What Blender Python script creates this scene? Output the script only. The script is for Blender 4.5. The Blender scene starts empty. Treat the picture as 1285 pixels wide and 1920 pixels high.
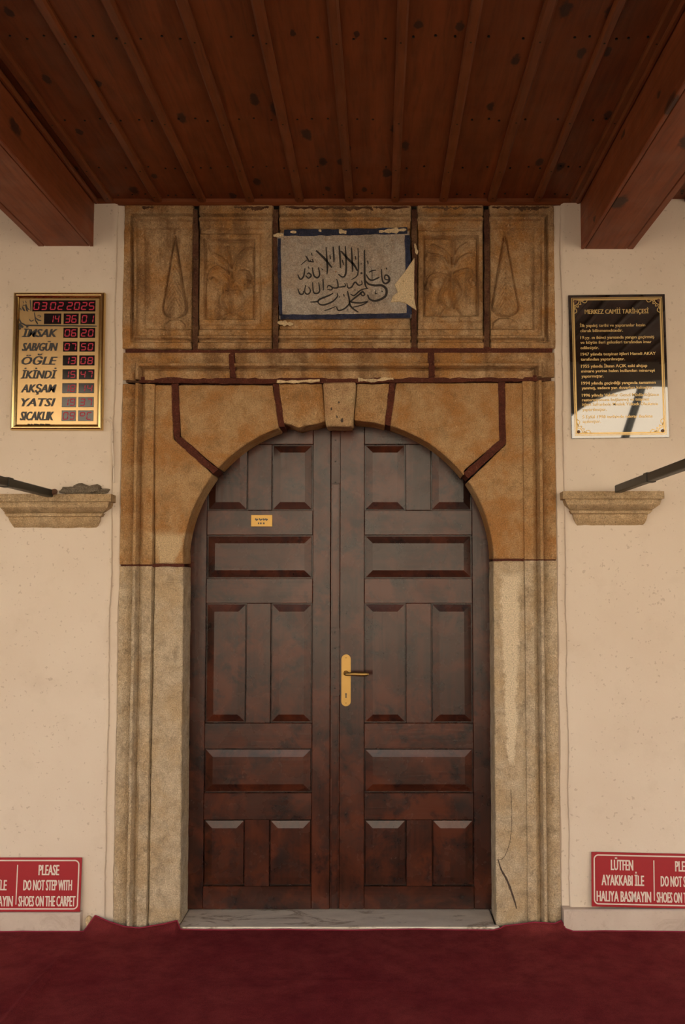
import bpy, bmesh, math, random
import numpy as np
from mathutils import Vector, noise

# ------------------------------------------------------------------ camera
F, CX, CY = 1822.0, 712.0, 960.0          # focal length and principal point in photo pixels (1285 x 1920)
PITCH = math.radians(3.77)
DIST = 4.36
SA, CA = math.sin(PITCH), math.cos(PITCH)
_v = (CY - 1738.0) / F
HC = -(SA + _v * CA) / (CA - _v * SA) * DIST          # eye height: floor meets the wall at 1738

def P(px, py, Y=0.0):
    """point of the plane y = Y seen at a photo pixel (used to measure the place)"""
    u = (px - CX) / F; v = (CY - py) / F
    t = (Y + DIST) / (CA - v * SA)
    return Vector((u * t, Y, HC + (SA + v * CA) * t))
def PF(px, py, Z=0.0):
    u = (px - CX) / F; v = (CY - py) / F
    t = (Z - HC) / (SA + v * CA)
    return Vector((u * t, -DIST + (CA - v * SA) * t, Z))
def XZ(px, py, Y=0.0):
    p = P(px, py, Y); return (p.x, p.z)
def proj(X, Y, Z):
    dy = Y + DIST; dz = Z - HC
    a = dy * CA + dz * SA; b = -dy * SA + dz * CA
    return CX + F * X / a, CY - F * b / a

S = bpy.context.scene
COL = S.collection
cam = bpy.data.cameras.new('camera'); camo = bpy.data.objects.new('camera', cam); COL.objects.link(camo)
camo.location = (0, -DIST, HC)
camo.rotation_euler = (math.radians(90) + PITCH, 0, 0)
cam.sensor_fit = 'VERTICAL'; cam.sensor_height = 24.0
cam.lens = 24.0 * F / 1920.0
cam.shift_x = -(CX - 642.5) / 1920.0
cam.clip_start = 0.05
S.camera = camo

# ------------------------------------------------------------------ light
w = bpy.data.worlds.new('world'); S.world = w; w.use_nodes = True
wn = w.node_tree.nodes; wl = w.node_tree.links
bg = wn['Background']
sky = wn.new('ShaderNodeTexSky'); sky.sky_type = 'NISHITA'
sky.sun_disc = False; sky.sun_elevation = math.radians(38); sky.sun_rotation = math.radians(25)
sky.dust_density = 3.0; sky.air_density = 1.0; sky.ozone_density = 0.6
hs = wn.new('ShaderNodeHueSaturation'); hs.inputs['Saturation'].default_value = 0.6      # thin winter haze
wl.new(sky.outputs[0], hs.inputs['Color']); wl.new(hs.outputs[0], bg.inputs[0]); bg.inputs[1].default_value = 0.22
sun = bpy.data.lights.new('sun', 'SUN'); suno = bpy.data.objects.new('sun', sun); COL.objects.link(suno)
sun.energy = 9.0; sun.angle = math.radians(0.6); sun.color = (1.0, 0.86, 0.68)
suno.rotation_euler = Vector((-0.35, -0.75, -0.68)).to_track_quat('-Z', 'Y').to_euler()   # from behind the building
suno.location = (3, 6, 9)
S.view_settings.view_transform = 'Standard'; S.view_settings.look = 'None'
S.view_settings.gamma = 1.0; S.view_settings.use_curve_mapping = False
S.view_settings.exposure = 1.02

# ------------------------------------------------------------------ materials
class NT:
    def __init__(s, name):
        s.m = bpy.data.materials.new(name); s.m.use_nodes = True
        s.t = s.m.node_tree; s.n = s.t.nodes; s.b = s.n['Principled BSDF']
    def new(s, typ, **kw):
        n = s.n.new(typ)
        for k, v in kw.items(): setattr(n, k, v)
        return n
    def link(s, a, b): s.t.links.new(a, b)
    def put(s, sock, val):
        if hasattr(val, 'is_linked') or hasattr(val, 'links'): s.link(val, sock)
        else:
            if isinstance(val, (tuple, list)) and len(val) == 3 and sock.type == 'RGBA': val = (*val, 1)
            sock.default_value = val
    def pos(s, scale=(1, 1, 1), kind='pos', off=None):
        if kind == 'pos': src = s.new('ShaderNodeNewGeometry').outputs['Position']
        else: src = s.new('ShaderNodeTexCoord').outputs['Object']
        mp = s.new('ShaderNodeMapping'); s.link(src, mp.inputs[0]); mp.inputs['Scale'].default_value = scale
        if off is not None: s.link(off, mp.inputs['Location'])
        return mp.outputs[0]
    def noise(s, vec, scale, detail=4, rough=0.55, dist=0.0):
        n = s.new('ShaderNodeTexNoise'); s.link(vec, n.inputs['Vector'])
        n.inputs['Scale'].default_value = scale; n.inputs['Detail'].default_value = detail
        n.inputs['Roughness'].default_value = rough; n.inputs['Distortion'].default_value = dist
        return n.outputs['Fac']
    def ramp(s, fac, stops, interp='LINEAR'):
        r = s.new('ShaderNodeValToRGB'); s.link(fac, r.inputs[0]); e = r.color_ramp.elements
        r.color_ramp.interpolation = interp
        while len(e) < len(stops): e.new(0.5)
        for i, (p, c) in enumerate(stops):
            e[i].position = p; e[i].color = (*c, 1) if not isinstance(c, (int, float)) else (c, c, c, 1)
        return r.outputs[0]
    def mix(s, fac, a, b, mode='MIX'):
        n = s.new('ShaderNodeMix', data_type='RGBA', blend_type=mode)
        s.put(n.inputs[0], fac); s.put(n.inputs[6], a); s.put(n.inputs[7], b)
        return n.outputs[2]
    def math(s, op, a, b=0.0, c=0.0, clamp=False):
        n = s.new('ShaderNodeMath', operation=op); n.use_clamp = clamp
        s.put(n.inputs[0], a); s.put(n.inputs[1], b); s.put(n.inputs[2], c)
        return n.outputs[0]
    def bump(s, h, strength=0.4, dist=0.01):
        n = s.new('ShaderNodeBump'); s.link(h, n.inputs['Height'])
        n.inputs['Strength'].default_value = strength; n.inputs['Distance'].default_value = dist
        s.link(n.outputs[0], s.b.inputs['Normal'])
    def set(s, col=None, rough=None, metal=None, spec=None, **kw):
        if col is not None: s.put(s.b.inputs['Base Color'], col)
        if rough is not None: s.put(s.b.inputs['Roughness'], rough)
        if metal is not None: s.put(s.b.inputs['Metallic'], metal)
        if spec is not None: s.put(s.b.inputs['Specular IOR Level'], spec)
        for k, v in kw.items(): s.put(s.b.inputs[k.replace('_', ' ')], v)
        return s.m

def simple(name, col, rough=0.5, metal=0.0, spec=0.5, **kw):
    n = NT(name); p = n.pos()
    v = n.noise(p, 35, 3)
    c = n.mix(n.math('MULTIPLY', v, 0.35), col, tuple(x * 0.6 for x in col))
    return n.set(c, rough, metal, spec, **kw)

def plaster_mat():
    n = NT('plaster'); p = n.pos()
    big = n.noise(p, 1.3, 4, 0.6); mid = n.noise(p, 7, 5, 0.6); fine = n.noise(p, 120, 3, 0.6)
    c = n.ramp(big, [(0.3, (0.64, 0.53, 0.42)), (0.7, (0.70, 0.60, 0.49))])
    c = n.mix(n.ramp(mid, [(0.55, 0.0), (0.75, 0.25)]), c, (0.50, 0.40, 0.30))
    spk = n.noise(p, 60, 2, 0.5)
    c = n.mix(n.ramp(spk, [(0.67, 0.0), (0.72, 0.4)]), c, (0.34, 0.25, 0.18))
    h = n.math('ADD', n.math('MULTIPLY', n.noise(p, 14, 5, 0.65), 1.0), n.math('MULTIPLY', fine, 0.25))
    n.bump(h, 0.35, 0.006)
    return n.set(c, 0.85, 0, 0.2)

def stone_mat(name, lo, hi, stain, dark, stain_amt=0.8, bump=0.6, streak=None, smear=None):
    n = NT(name); p = n.pos()
    a = n.noise(p, 5.0, 6, 0.65, 0.3); g = n.noise(p, 85, 4, 0.7); f = n.noise(p, 260, 2, 0.6)
    c = n.ramp(n.noise(p, 22, 6, 0.7), [(0.3, lo), (0.68, hi)])
    c = n.mix(n.ramp(a, [(0.42, 0.0), (0.60, stain_amt)]), c, stain)
    c = n.mix(n.ramp(n.noise(p, 13, 6, 0.75, 0.4), [(0.52, 0.0), (0.66, 0.55)]), c, tuple(x * 0.6 for x in lo))
    if smear is not None:                                    # old paint or soot left in runs under the roof
        q = n.noise(n.pos((14, 14, 3.0)), 1.0, 5, 0.6)
        c = n.mix(n.ramp(q, [(0.50, 0.0), (0.64, 0.75)]), c, smear)
    if streak is not None:                                   # a worn pale run on one jamb: (x, half width, z0, z1, colour)
        X, HW, Z0, Z1, SC = streak
        sp = n.new('ShaderNodeSeparateXYZ'); n.link(n.pos(), sp.inputs[0])
        wob = n.math('MULTIPLY', n.math('SUBTRACT', n.noise(p, 11, 7, 0.8), 0.5), 0.10)
        d = n.math('ABSOLUTE', n.math('SUBTRACT', n.math('ADD', sp.outputs[0], wob), X))
        hw = n.math('MULTIPLY', n.math('ADD', n.math('DIVIDE', n.math('SUBTRACT', sp.outputs[2], Z0), Z1 - Z0), 0.55), HW)
        m = n.math('SUBTRACT', 1.0, n.math('DIVIDE', d, hw))
        zl = n.math('MINIMUM', n.math('SUBTRACT', sp.outputs[2], Z0), n.math('SUBTRACT', Z1, sp.outputs[2]))
        m = n.math('MINIMUM', m, n.math('MULTIPLY', zl, 12.0))
        c = n.mix(n.math('MULTIPLY', n.math('MULTIPLY', m, 3.0, clamp=True), 0.85), c, SC)
    c = n.mix(n.ramp(g, [(0.62, 0.0), (0.72, 0.55)]), c, tuple(min(1, x * 1.6 + 0.05) for x in hi))
    c = n.mix(n.ramp(n.noise(p, 70, 4, 0.75), [(0.60, 0.0), (0.70, 0.75)]), c, dark)
    c = n.mix(0.85, c, n.ramp(n.noise(p, 190, 3, 0.7), [(0.32, 0.62), (0.68, 1.38)]), 'MULTIPLY')
    h = n.math('ADD', n.math('MULTIPLY', g, 1.0), n.math('MULTIPLY', f, 0.5))
    h = n.math('ADD', h, n.math('MULTIPLY', n.noise(p, 25, 5, 0.7), 1.6))
    n.bump(h, bump, 0.014)
    return n.set(c, 0.9, 0, 0.15)

def wood_mat(name, lo, hi, dark, axis='y', rough=0.45, spec=0.4, knots=True, rnd=True, coat=0.0, patch=None, bump=0.25, kscale=1.0):
    n = NT(name)
    off = None
    if rnd:
        oi = n.new('ShaderNodeObjectInfo'); cmb = n.new('ShaderNodeCombineXYZ')
        r = n.math('MULTIPLY', oi.outputs['Random'], 37.0)
        for i in range(3): n.link(r, cmb.inputs[i])
        off = cmb.outputs[0]
    st = {'y': (1, 0.07, 1), 'z': (1, 1, 0.07), 'x': (0.07, 1, 1)}[axis]
    kt = {'y': (5.0, 1.9, 0.01), 'z': (5.0, 0.01, 1.9), 'x': (1.9, 0.01, 5.0)}[axis]
    p = n.pos(st, off=off); p1 = n.pos(off=off)
    grain = n.noise(p, 55, 5, 0.6, 0.6); broad = n.noise(p, 9, 4, 0.6, 0.8)
    c = n.ramp(broad, [(0.32, lo), (0.68, hi)])
    c = n.mix(n.ramp(grain, [(0.45, 0.0), (0.7, 0.55)]), c, tuple(x * 0.55 for x in lo))
    if patch is not None:
        c = n.mix(n.ramp(n.noise(p1, 4.2, 5, 0.65, 0.6), [(0.46, 0.0), (0.60, 0.9)]), c, patch)
        c = n.mix(n.ramp(n.noise(p1, 9.0, 5, 0.7, 0.3), [(0.50, 0.0), (0.64, 0.8)]), c, dark)
    if knots:
        sx = n.new('ShaderNodeSeparateXYZ'); n.link(p1, sx.inputs[0]); q = n.new('ShaderNodeCombineXYZ')
        n.link(n.math('MULTIPLY', n.math('ADD', sx.outputs[0], sx.outputs[2]), 6.0 * kscale), q.inputs[0]); n.link(n.math('MULTIPLY', sx.outputs[1], 2.6 * kscale), q.inputs[1])
        vv = n.new('ShaderNodeTexVoronoi', voronoi_dimensions='2D'); n.link(q.outputs[0], vv.inputs['Vector']); vv.inputs['Scale'].default_value = 1.0
        vv.inputs['Randomness'].default_value = 1.0
        wob = n.math('MULTIPLY', n.math('SUBTRACT', n.noise(p1, 30, 4, 0.6), 0.5), 0.16)
        dd = n.math('ADD', vv.outputs['Distance'], wob)
        sel = n.new('ShaderNodeSeparateColor'); n.link(vv.outputs['Color'], sel.inputs[0])
        on = n.math('GREATER_THAN', sel.outputs[0], 0.3)
        rad = n.math('ADD', n.math('MULTIPLY', sel.outputs[1], 0.10), 0.05)
        k = n.math('SUBTRACT', 1.0, n.math('DIVIDE', dd, rad), clamp=True)
        k = n.math('MULTIPLY', n.math('MULTIPLY', k, 3.0, clamp=True), on)
        c = n.mix(n.math('MULTIPLY', k, 0.85), c, dark)
    n.bump(n.math('ADD', grain, n.math('MULTIPLY', n.noise(p1, 30, 3), 0.4)), bump, 0.004)
    rr = n.ramp(n.noise(p1, 6, 4), [(0.3, rough * 0.85), (0.7, min(1, rough * 1.2))])
    return n.set(c, rr, 0, spec, Coat_Weight=coat, Coat_Roughness=0.25)

def carpet_mat():
    n = NT('carpet_pile'); p = n.pos()
    c = n.ramp(n.noise(p, 2.2, 5, 0.6), [(0.3, (0.185, 0.023, 0.028)), (0.7, (0.27, 0.048, 0.045))])
    c = n.mix(n.ramp(n.noise(p, 11, 5, 0.7), [(0.4, 0.0), (0.75, 0.6)]), c, (0.085, 0.010, 0.014))
    c = n.mix(n.ramp(n.noise(p, 320, 2, 0.6), [(0.4, 0.0), (0.7, 0.45)]), c, (0.07, 0.008, 0.01))
    c = n.mix(n.ramp(n.noise(p, 46, 2, 0.5), [(0.79, 0.0), (0.82, 0.4)]), c, (0.30, 0.18, 0.16))
    n.bump(n.math('ADD', n.noise(p, 420, 2), n.math('MULTIPLY', n.noise(p, 9, 4), 1.2)), 0.6, 0.006)
    return n.set(c, 1.0, 0, 0.02)

def marble_mat(name, a, b, vein, amt=0.8, vs=5.0):
    n = NT(name); p = n.pos((1, 2.2, 1))
    c = n.ramp(n.noise(p, 6, 5, 0.6), [(0.3, a), (0.7, b)])
    v = n.noise(p, vs, 7, 0.7, 1.2)
    c = n.mix(n.ramp(v, [(0.53, 0.0), (0.60, amt), (0.66, 0.1)]), c, vein)
    c = n.mix(n.ramp(n.noise(p, 90, 3), [(0.6, 0), (0.75, 0.3)]), c, vein)
    n.bump(n.noise(p, 60, 4), 0.15, 0.003)
    return n.set(c, 0.45, 0, 0.4)

def lit(name, col, strength):
    n = NT(name)
    n.set((0.02, 0.0, 0.0), 0.5)
    n.b.inputs['Emission Color'].default_value = (*col, 1); n.b.inputs['Emission Strength'].default_value = strength
    return n.m

M = {}
M['plaster'] = plaster_mat()
M['ochre'] = stone_mat('ochre_stone', (0.36, 0.215, 0.095), (0.50, 0.32, 0.16), (0.36, 0.16, 0.045), (0.14, 0.075, 0.036),
                       streak=(P(316, 1028).x, 0.060, P(316, 1064).z, P(316, 996).z, (0.58, 0.43, 0.25)))
M['pale'] = stone_mat('pale_stone', (0.38, 0.29, 0.19), (0.60, 0.485, 0.335), (0.46, 0.315, 0.165), (0.13, 0.085, 0.05), 0.6,
                      streak=(P(958, 1250).x, 0.034, P(958, 1436).z, P(958, 1072).z, (0.72, 0.60, 0.42)))
M['frieze'] = stone_mat('frieze_stone', (0.34, 0.205, 0.10), (0.52, 0.35, 0.19), (0.36, 0.165, 0.045), (0.12, 0.062, 0.035), 0.85, 0.5, smear=(0.20, 0.105, 0.045))
M['keystone'] = stone_mat('keystone_stone', (0.40, 0.265, 0.135), (0.55, 0.385, 0.21), (0.36, 0.17, 0.075), (0.15, 0.05, 0.04), 0.5)
M['corbel'] = stone_mat('corbel_stone', (0.37, 0.26, 0.145), (0.57, 0.42, 0.25), (0.40, 0.255, 0.12), (0.12, 0.08, 0.05), 0.5, 0.5)
M['mortar'] = stone_mat('grey_mortar', (0.24, 0.19, 0.135), (0.38, 0.31, 0.225), (0.18, 0.135, 0.09), (0.10, 0.08, 0.06), 0.5, 0.9)
M['joint'] = stone_mat('red_brown_joint_paint', (0.075, 0.020, 0.012), (0.115, 0.033, 0.018), (0.055, 0.02, 0.014), (0.22, 0.13, 0.07), 0.5, 0.4)
M['joint2'] = stone_mat('flaking_brown_joint', (0.060, 0.022, 0.013), (0.11, 0.045, 0.025), (0.20, 0.115, 0.055), (0.03, 0.018, 0.014), 0.6, 0.6)
M['door'] = wood_mat('varnished_door_wood', (0.030, 0.009, 0.005), (0.055, 0.014, 0.007), (0.010, 0.005, 0.005), 'z', 0.26, 0.37, False, True, 0.0, bump=0.10, patch=(0.080, 0.019, 0.008))
M['doorx'] = wood_mat('varnished_rail_wood', (0.030, 0.009, 0.005), (0.055, 0.014, 0.007), (0.010, 0.005, 0.005), 'x', 0.26, 0.37, False, True, 0.0, bump=0.10, patch=(0.080, 0.019, 0.008))
M['ceil'] = wood_mat('stained_ceiling_wood', (0.135, 0.031, 0.0065), (0.215, 0.051, 0.011), (0.022, 0.009, 0.006), 'y', 0.6, 0.25)
M['batten'] = wood_mat('stained_batten_wood', (0.15, 0.038, 0.010), (0.205, 0.054, 0.014), (0.03, 0.012, 0.008), 'y', 0.5, 0.3, knots=False)
M['beam'] = wood_mat('stained_beam_wood', (0.19, 0.048, 0.015), (0.30, 0.080, 0.027), (0.026, 0.010, 0.007), 'y', 0.55, 0.3, kscale=0.75)
M['trimwood'] = wood_mat('stained_trim_wood', (0.16, 0.042, 0.012), (0.21, 0.058, 0.016), (0.03, 0.01, 0.006), 'x', 0.55, 0.3, knots=False)
M['nail'] = simple('nail_iron', (0.012, 0.009, 0.008), 0.5, 0.6)
M['carpet'] = carpet_mat()
M['hem'] = simple('carpet_binding', (0.26, 0.022, 0.045), 0.85, 0, 0.2)
M['marble'] = marble_mat('threshold_marble', (0.56, 0.49, 0.40), (0.74, 0.66, 0.54), (0.24, 0.17, 0.11), 0.85, 3.4)
M['base'] = marble_mat('skirting_marble', (0.50, 0.40, 0.33), (0.60, 0.50, 0.42), (0.34, 0.25, 0.19), 0.35)
M['brass'] = simple('aged_brass', (0.42, 0.26, 0.085), 0.45, 1.0)
M['goldframe'] = simple('polished_gold_frame', (0.68, 0.50, 0.22), 0.16, 1.0)
M['goldface'] = simple('gold_face_sheet', (0.50, 0.335, 0.155), 0.27, 0.7)
M['black'] = simple('black_print', (0.012, 0.010, 0.010), 0.4)
M['screen'] = simple('dark_display_window', (0.010, 0.006, 0.007), 0.12)
M['led'] = lit('red_led', (0.62, 0.004, 0.03), 0.20)
M['iron'] = simple('green_black_iron', (0.030, 0.030, 0.022), 0.45, 0.3)
M['rust'] = simple('rusty_iron', (0.16, 0.08, 0.045), 0.8, 0.2)
M['signred'] = simple('sign_red', (0.34, 0.007, 0.016), 0.4, 0, 0.35)
M['signwhite'] = simple('sign_white', (0.72, 0.60, 0.52), 0.4)
M['plaque'] = simple('polished_black_plaque', (0.014, 0.011, 0.009), 0.03, 0.0, 0.8, Coat_Weight=1.0, Coat_Roughness=0.02, Coat_IOR=1.9)
M['goldprint'] = simple('gold_print', (0.62, 0.42, 0.16), 0.3, 0.35)
M['slab'] = stone_mat('grey_inscription_ground', (0.33, 0.28, 0.225), (0.46, 0.40, 0.33), (0.36, 0.235, 0.14), (0.26, 0.12, 0.05), 0.45, 0.35)
M['blue'] = stone_mat('dark_blue_border_paint', (0.020, 0.024, 0.050), (0.045, 0.05, 0.085), (0.022, 0.02, 0.028), (0.16, 0.12, 0.09), 0.6, 0.35)
M['ink'] = simple('black_ink', (0.022, 0.015, 0.010), 0.7)
M['chip'] = stone_mat('cream_plaster_chip', (0.60, 0.45, 0.26), (0.70, 0.55, 0.34), (0.52, 0.37, 0.2), (0.3, 0.2, 0.1), 0.5, 0.4)
M['crack'] = simple('crack_dirt', (0.07, 0.045, 0.03), 0.9)
M['white'] = simple('white_limewash', (0.74, 0.68, 0.58), 0.9)
M['paving'] = stone_mat('courtyard_paving', (0.27, 0.24, 0.20), (0.33, 0.30, 0.25), (0.25, 0.21, 0.17), (0.15, 0.12, 0.10), 0.5, 0.3)
M['roof'] = simple('roof_boards', (0.20, 0.10, 0.05), 0.8)

# ------------------------------------------------------------------ object helpers
ORG = {}
def link(o, parent=None):
    COL.objects.link(o)
    if parent is not None: o.parent = parent
    return o
def tag(o, label=None, cat=None, group=None, kind=None):
    if label: o['label'] = label
    if cat: o['category'] = cat
    if group: o['group'] = group
    if kind: o['kind'] = kind
    return o
def thing(name, loc, label=None, cat=None, group=None, kind=None):
    o = bpy.data.objects.new(name, None); o.location = loc; o.empty_display_size = 0.1
    link(o); ORG[o.name] = Vector(loc)
    return tag(o, label, cat, group, kind)
def root_origin(o):
    while o.parent is not None: o = o.parent
    return ORG.get(o.name, Vector((0, 0, 0)))
def mesh_obj(name, verts, faces, mat, parent=None, origin=None, sharp=35, bevel=0.0, seg=1):
    """verts in world coordinates; stored relative to the thing's own origin"""
    if parent is not None: org = root_origin(parent)
    else:
        if origin is None:
            a = np.array([tuple(v) for v in verts]); lo, hi = a.min(0), a.max(0)
            origin = ((lo[0] + hi[0]) / 2, (lo[1] + hi[1]) / 2, lo[2])
        org = Vector(origin)
    vs = [(v[0] - org.x, v[1] - org.y, v[2] - org.z) for v in verts]
    me = bpy.data.meshes.new(name); me.from_pydata(vs, [], faces)
    if bevel > 0:
        bm = bmesh.new(); bm.from_mesh(me)
        bmesh.ops.recalc_face_normals(bm, faces=bm.faces)
        ed = [e for e in bm.edges if len(e.link_faces) == 2 and e.calc_face_angle(0) > math.radians(30)]
        bmesh.ops.bevel(bm, geom=ed, offset=bevel, segments=seg, affect='EDGES', clamp_overlap=True)
        bm.to_mesh(me); bm.free()
    else:
        bm = bmesh.new(); bm.from_mesh(me); bmesh.ops.recalc_face_normals(bm, faces=bm.faces); bm.to_mesh(me); bm.free()
    me.polygons.foreach_set('use_smooth', [True] * len(me.polygons))
    me.set_sharp_from_angle(angle=math.radians(sharp))
    me.materials.append(M[mat]); me.update()
    o = bpy.data.objects.new(name, me)
    if parent is None: o.location = org
    link(o, parent)
    if parent is None: ORG[o.name] = org
    return o

class MB:
    def __init__(s): s.v = []; s.f = []
    def add(s, v, f):
        k = len(s.v); s.v += [tuple(x) for x in v]; s.f += [tuple(i + k for i in q) for q in f]
    def box(s, x0, x1, y0, y1, z0, z1):
        v = [(x, y, z) for z in (z0, z1) for y in (y0, y1) for x in (x0, x1)]
        s.add(v, [(0, 2, 3, 1), (4, 5, 7, 6), (0, 1, 5, 4), (2, 6, 7, 3), (0, 4, 6, 2), (1, 3, 7, 5)])
    def prism(s, poly, y0, y1):
        n = len(poly)
        s.add([(x, y0, z) for x, z in poly] + [(x, y1, z) for x, z in poly],
              [tuple(range(n)), tuple(range(2 * n - 1, n - 1, -1))] + [(i, (i + 1) % n, n + (i + 1) % n, n + i) for i in range(n)])
    def tube(s, pts, r, n=8, caps=True):
        pts = [Vector(p) for p in pts]; m = len(pts); base = []
        for i, p in enumerate(pts):
            t = (pts[min(i + 1, m - 1)] - pts[max(i - 1, 0)]).normalized()
            a = t.cross(Vector((0, 0, 1)))
            if a.length < 0.05: a = t.cross(Vector((0, 1, 0)))
            a.normalize(); b = t.cross(a)
            rr = r[i] if isinstance(r, (list, tuple)) else r
            base += [p + (a * math.cos(2 * math.pi * k / n) + b * math.sin(2 * math.pi * k / n)) * rr for k in range(n)]
        f = [(i * n + k, i * n + (k + 1) % n, (i + 1) * n + (k + 1) % n, (i + 1) * n + k) for i in range(m - 1) for k in range(n)]
        if caps: f += [tuple(range(n - 1, -1, -1)), tuple(range((m - 1) * n, m * n))]
        s.add(base, f)
    def ribbon(s, pts, wid, y, y1=None):
        """flat brush stroke in the xz plane"""
        m = len(pts); L = []; R = []
        for i in range(m):
            a = pts[max(i - 1, 0)]; b = pts[min(i + 1, m - 1)]
            dx, dz = b[0] - a[0], b[1] - a[1]; l = math.hypot(dx, dz) or 1
            ww = (wid[i] if isinstance(wid, (list, tuple)) else wid) / 2
            nx, nz = -dz / l * ww, dx / l * ww
            L.append((pts[i][0] + nx, y, pts[i][1] + nz)); R.append((pts[i][0] - nx, y, pts[i][1] - nz))
        if y1 is None:
            s.add(L + R, [(i, i + 1, m + i + 1, m + i) for i in range(m - 1)])
        else:
            L2 = [(a, y1, c) for a, _, c in L]; R2 = [(a, y1, c) for a, _, c in R]
            f = []
            for i in range(m - 1):
                f += [(i, i + 1, m + i + 1, m + i), (i, 2 * m + i, 2 * m + i + 1, i + 1), (m + i, m + i + 1, 3 * m + i + 1, 3 * m + i),
                      (2 * m + i, 3 * m + i, 3 * m + i + 1, 2 * m + i + 1)]
            f += [(0, m, 3 * m, 2 * m), (m - 1, 3 * m - 1, 4 * m - 1, 2 * m - 1)]
            s.add(L + R + L2 + R2, f)
    def build(s, name, mat, parent=None, **kw): return mesh_obj(name, s.v, s.f, mat, parent, **kw)

def box_obj(name, mat, x0, x1, y0, y1, z0, z1, parent=None, bevel=0.0, **kw):
    m = MB(); m.box(min(x0, x1), max(x0, x1), min(y0, y1), max(y0, y1), min(z0, z1), max(z0, z1))
    return m.build(name, mat, parent, bevel=bevel, **kw)
def catmull(pts, n=6):
    out = []
    m = len(pts)
    for i in range(m - 1):
        p0 = pts[max(i - 1, 0)]; p1 = pts[i]; p2 = pts[i + 1]; p3 = pts[min(i + 2, m - 1)]
        for k in range(n):
            t = k / n
            out.append(tuple(0.5 * (2 * b + (c - a) * t + (2 * a - 5 * b + 4 * c - d) * t * t + (3 * b - a - 3 * c + d) * t ** 3)
                             for a, b, c, d in zip(p0, p1, p2, p3)))
    out.append(tuple(pts[-1])); return out
def nz(x, y, z, s=1.0): return noise.noise(Vector((x * s, y * s, z * s)))
def rough_line(poly, step=0.02, amp=0.002, closed=True):
    out = []; n = len(poly)
    for i in range(n if closed else n - 1):
        a = poly[i]; b = poly[(i + 1) % n]; l = math.hypot(b[0] - a[0], b[1] - a[1]); k = max(1, int(l / step))
        for j in range(k):
            t = j / k; x = a[0] + (b[0] - a[0]) * t; z = a[1] + (b[1] - a[1]) * t
            if j: x += nz(x, 3.1, z, 22) * amp; z += nz(x, 9.7, z, 22) * amp
            out.append((x, z))
    if not closed: out.append(poly[-1])
    return out

_txt = {}
def text_mesh(body, bold=0.0, shear=0.0, space=1.0):
    key = (body, bold, shear, space)
    if key in _txt: return _txt[key]
    cu = bpy.data.curves.new('t', 'FONT'); cu.body = body; cu.size = 1.0; cu.resolution_u = 2
    cu.offset = bold; cu.shear = shear; cu.space_character = space; cu.fill_mode = 'FRONT'
    o = bpy.data.objects.new('t', cu); COL.objects.link(o)
    dg = bpy.context.evaluated_depsgraph_get(); dg.update()
    me = bpy.data.meshes.new_from_object(o.evaluated_get(dg))
    v = [(a.co.x, a.co.y) for a in me.vertices]; f = [tuple(q.vertices) for q in me.polygons]
    bpy.data.meshes.remove(me); bpy.data.objects.remove(o); bpy.data.curves.remove(cu)
    _txt[key] = (v, f); return v, f
def put_text(mb, body, x0, x1, z0, z1, y, bold=0.0, shear=0.0, space=1.0, heavy=0.0):
    """fit the lettering between x0..x1; z0 = baseline, z1 = cap height line"""
    v, f = text_mesh(body, bold, shear, space)
    xs = [a[0] for a in v]; lo, hi = min(xs), max(xs)
    cv = text_mesh('H', bold, 0, 1)[0]; ch = max(a[1] for a in cv); cl = min(a[1] for a in cv)
    sx = (x1 - x0) / (hi - lo); sz = (z1 - z0) / (ch - cl)
    hw = heavy * (z1 - z0); sx = (x1 - x0 - 2 * hw) / (hi - lo)
    for k, dx in enumerate((0, hw, 2 * hw) if heavy else (0,)):
        mb.add([(x0 + dx + (a[0] - lo) * sx, y - 0.00004 * k, z0 + (a[1] - cl) * sz) for a in v], f)

# ------------------------------------------------------------------ measures of the place
XC = P(634.5, 1080).x                                   # middle of the door
PX = 1 / 418.8
HO, HG, HR0, HR1, HE = 290 * PX, 346 * PX, 375 * PX, 384 * PX, 411.5 * PX     # half widths: opening, groove, ridge, edge
ZCE = P(634, 384).z                                     # ceiling underside at the wall
YP = -0.024                                             # plaster face
YA = -3.6                                               # arcade line
YD = 0.18                                               # door face
ZJ1 = P(634, 715).z; ZRID = P(634, 687).z; ZF = P(634, 661).z

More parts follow.
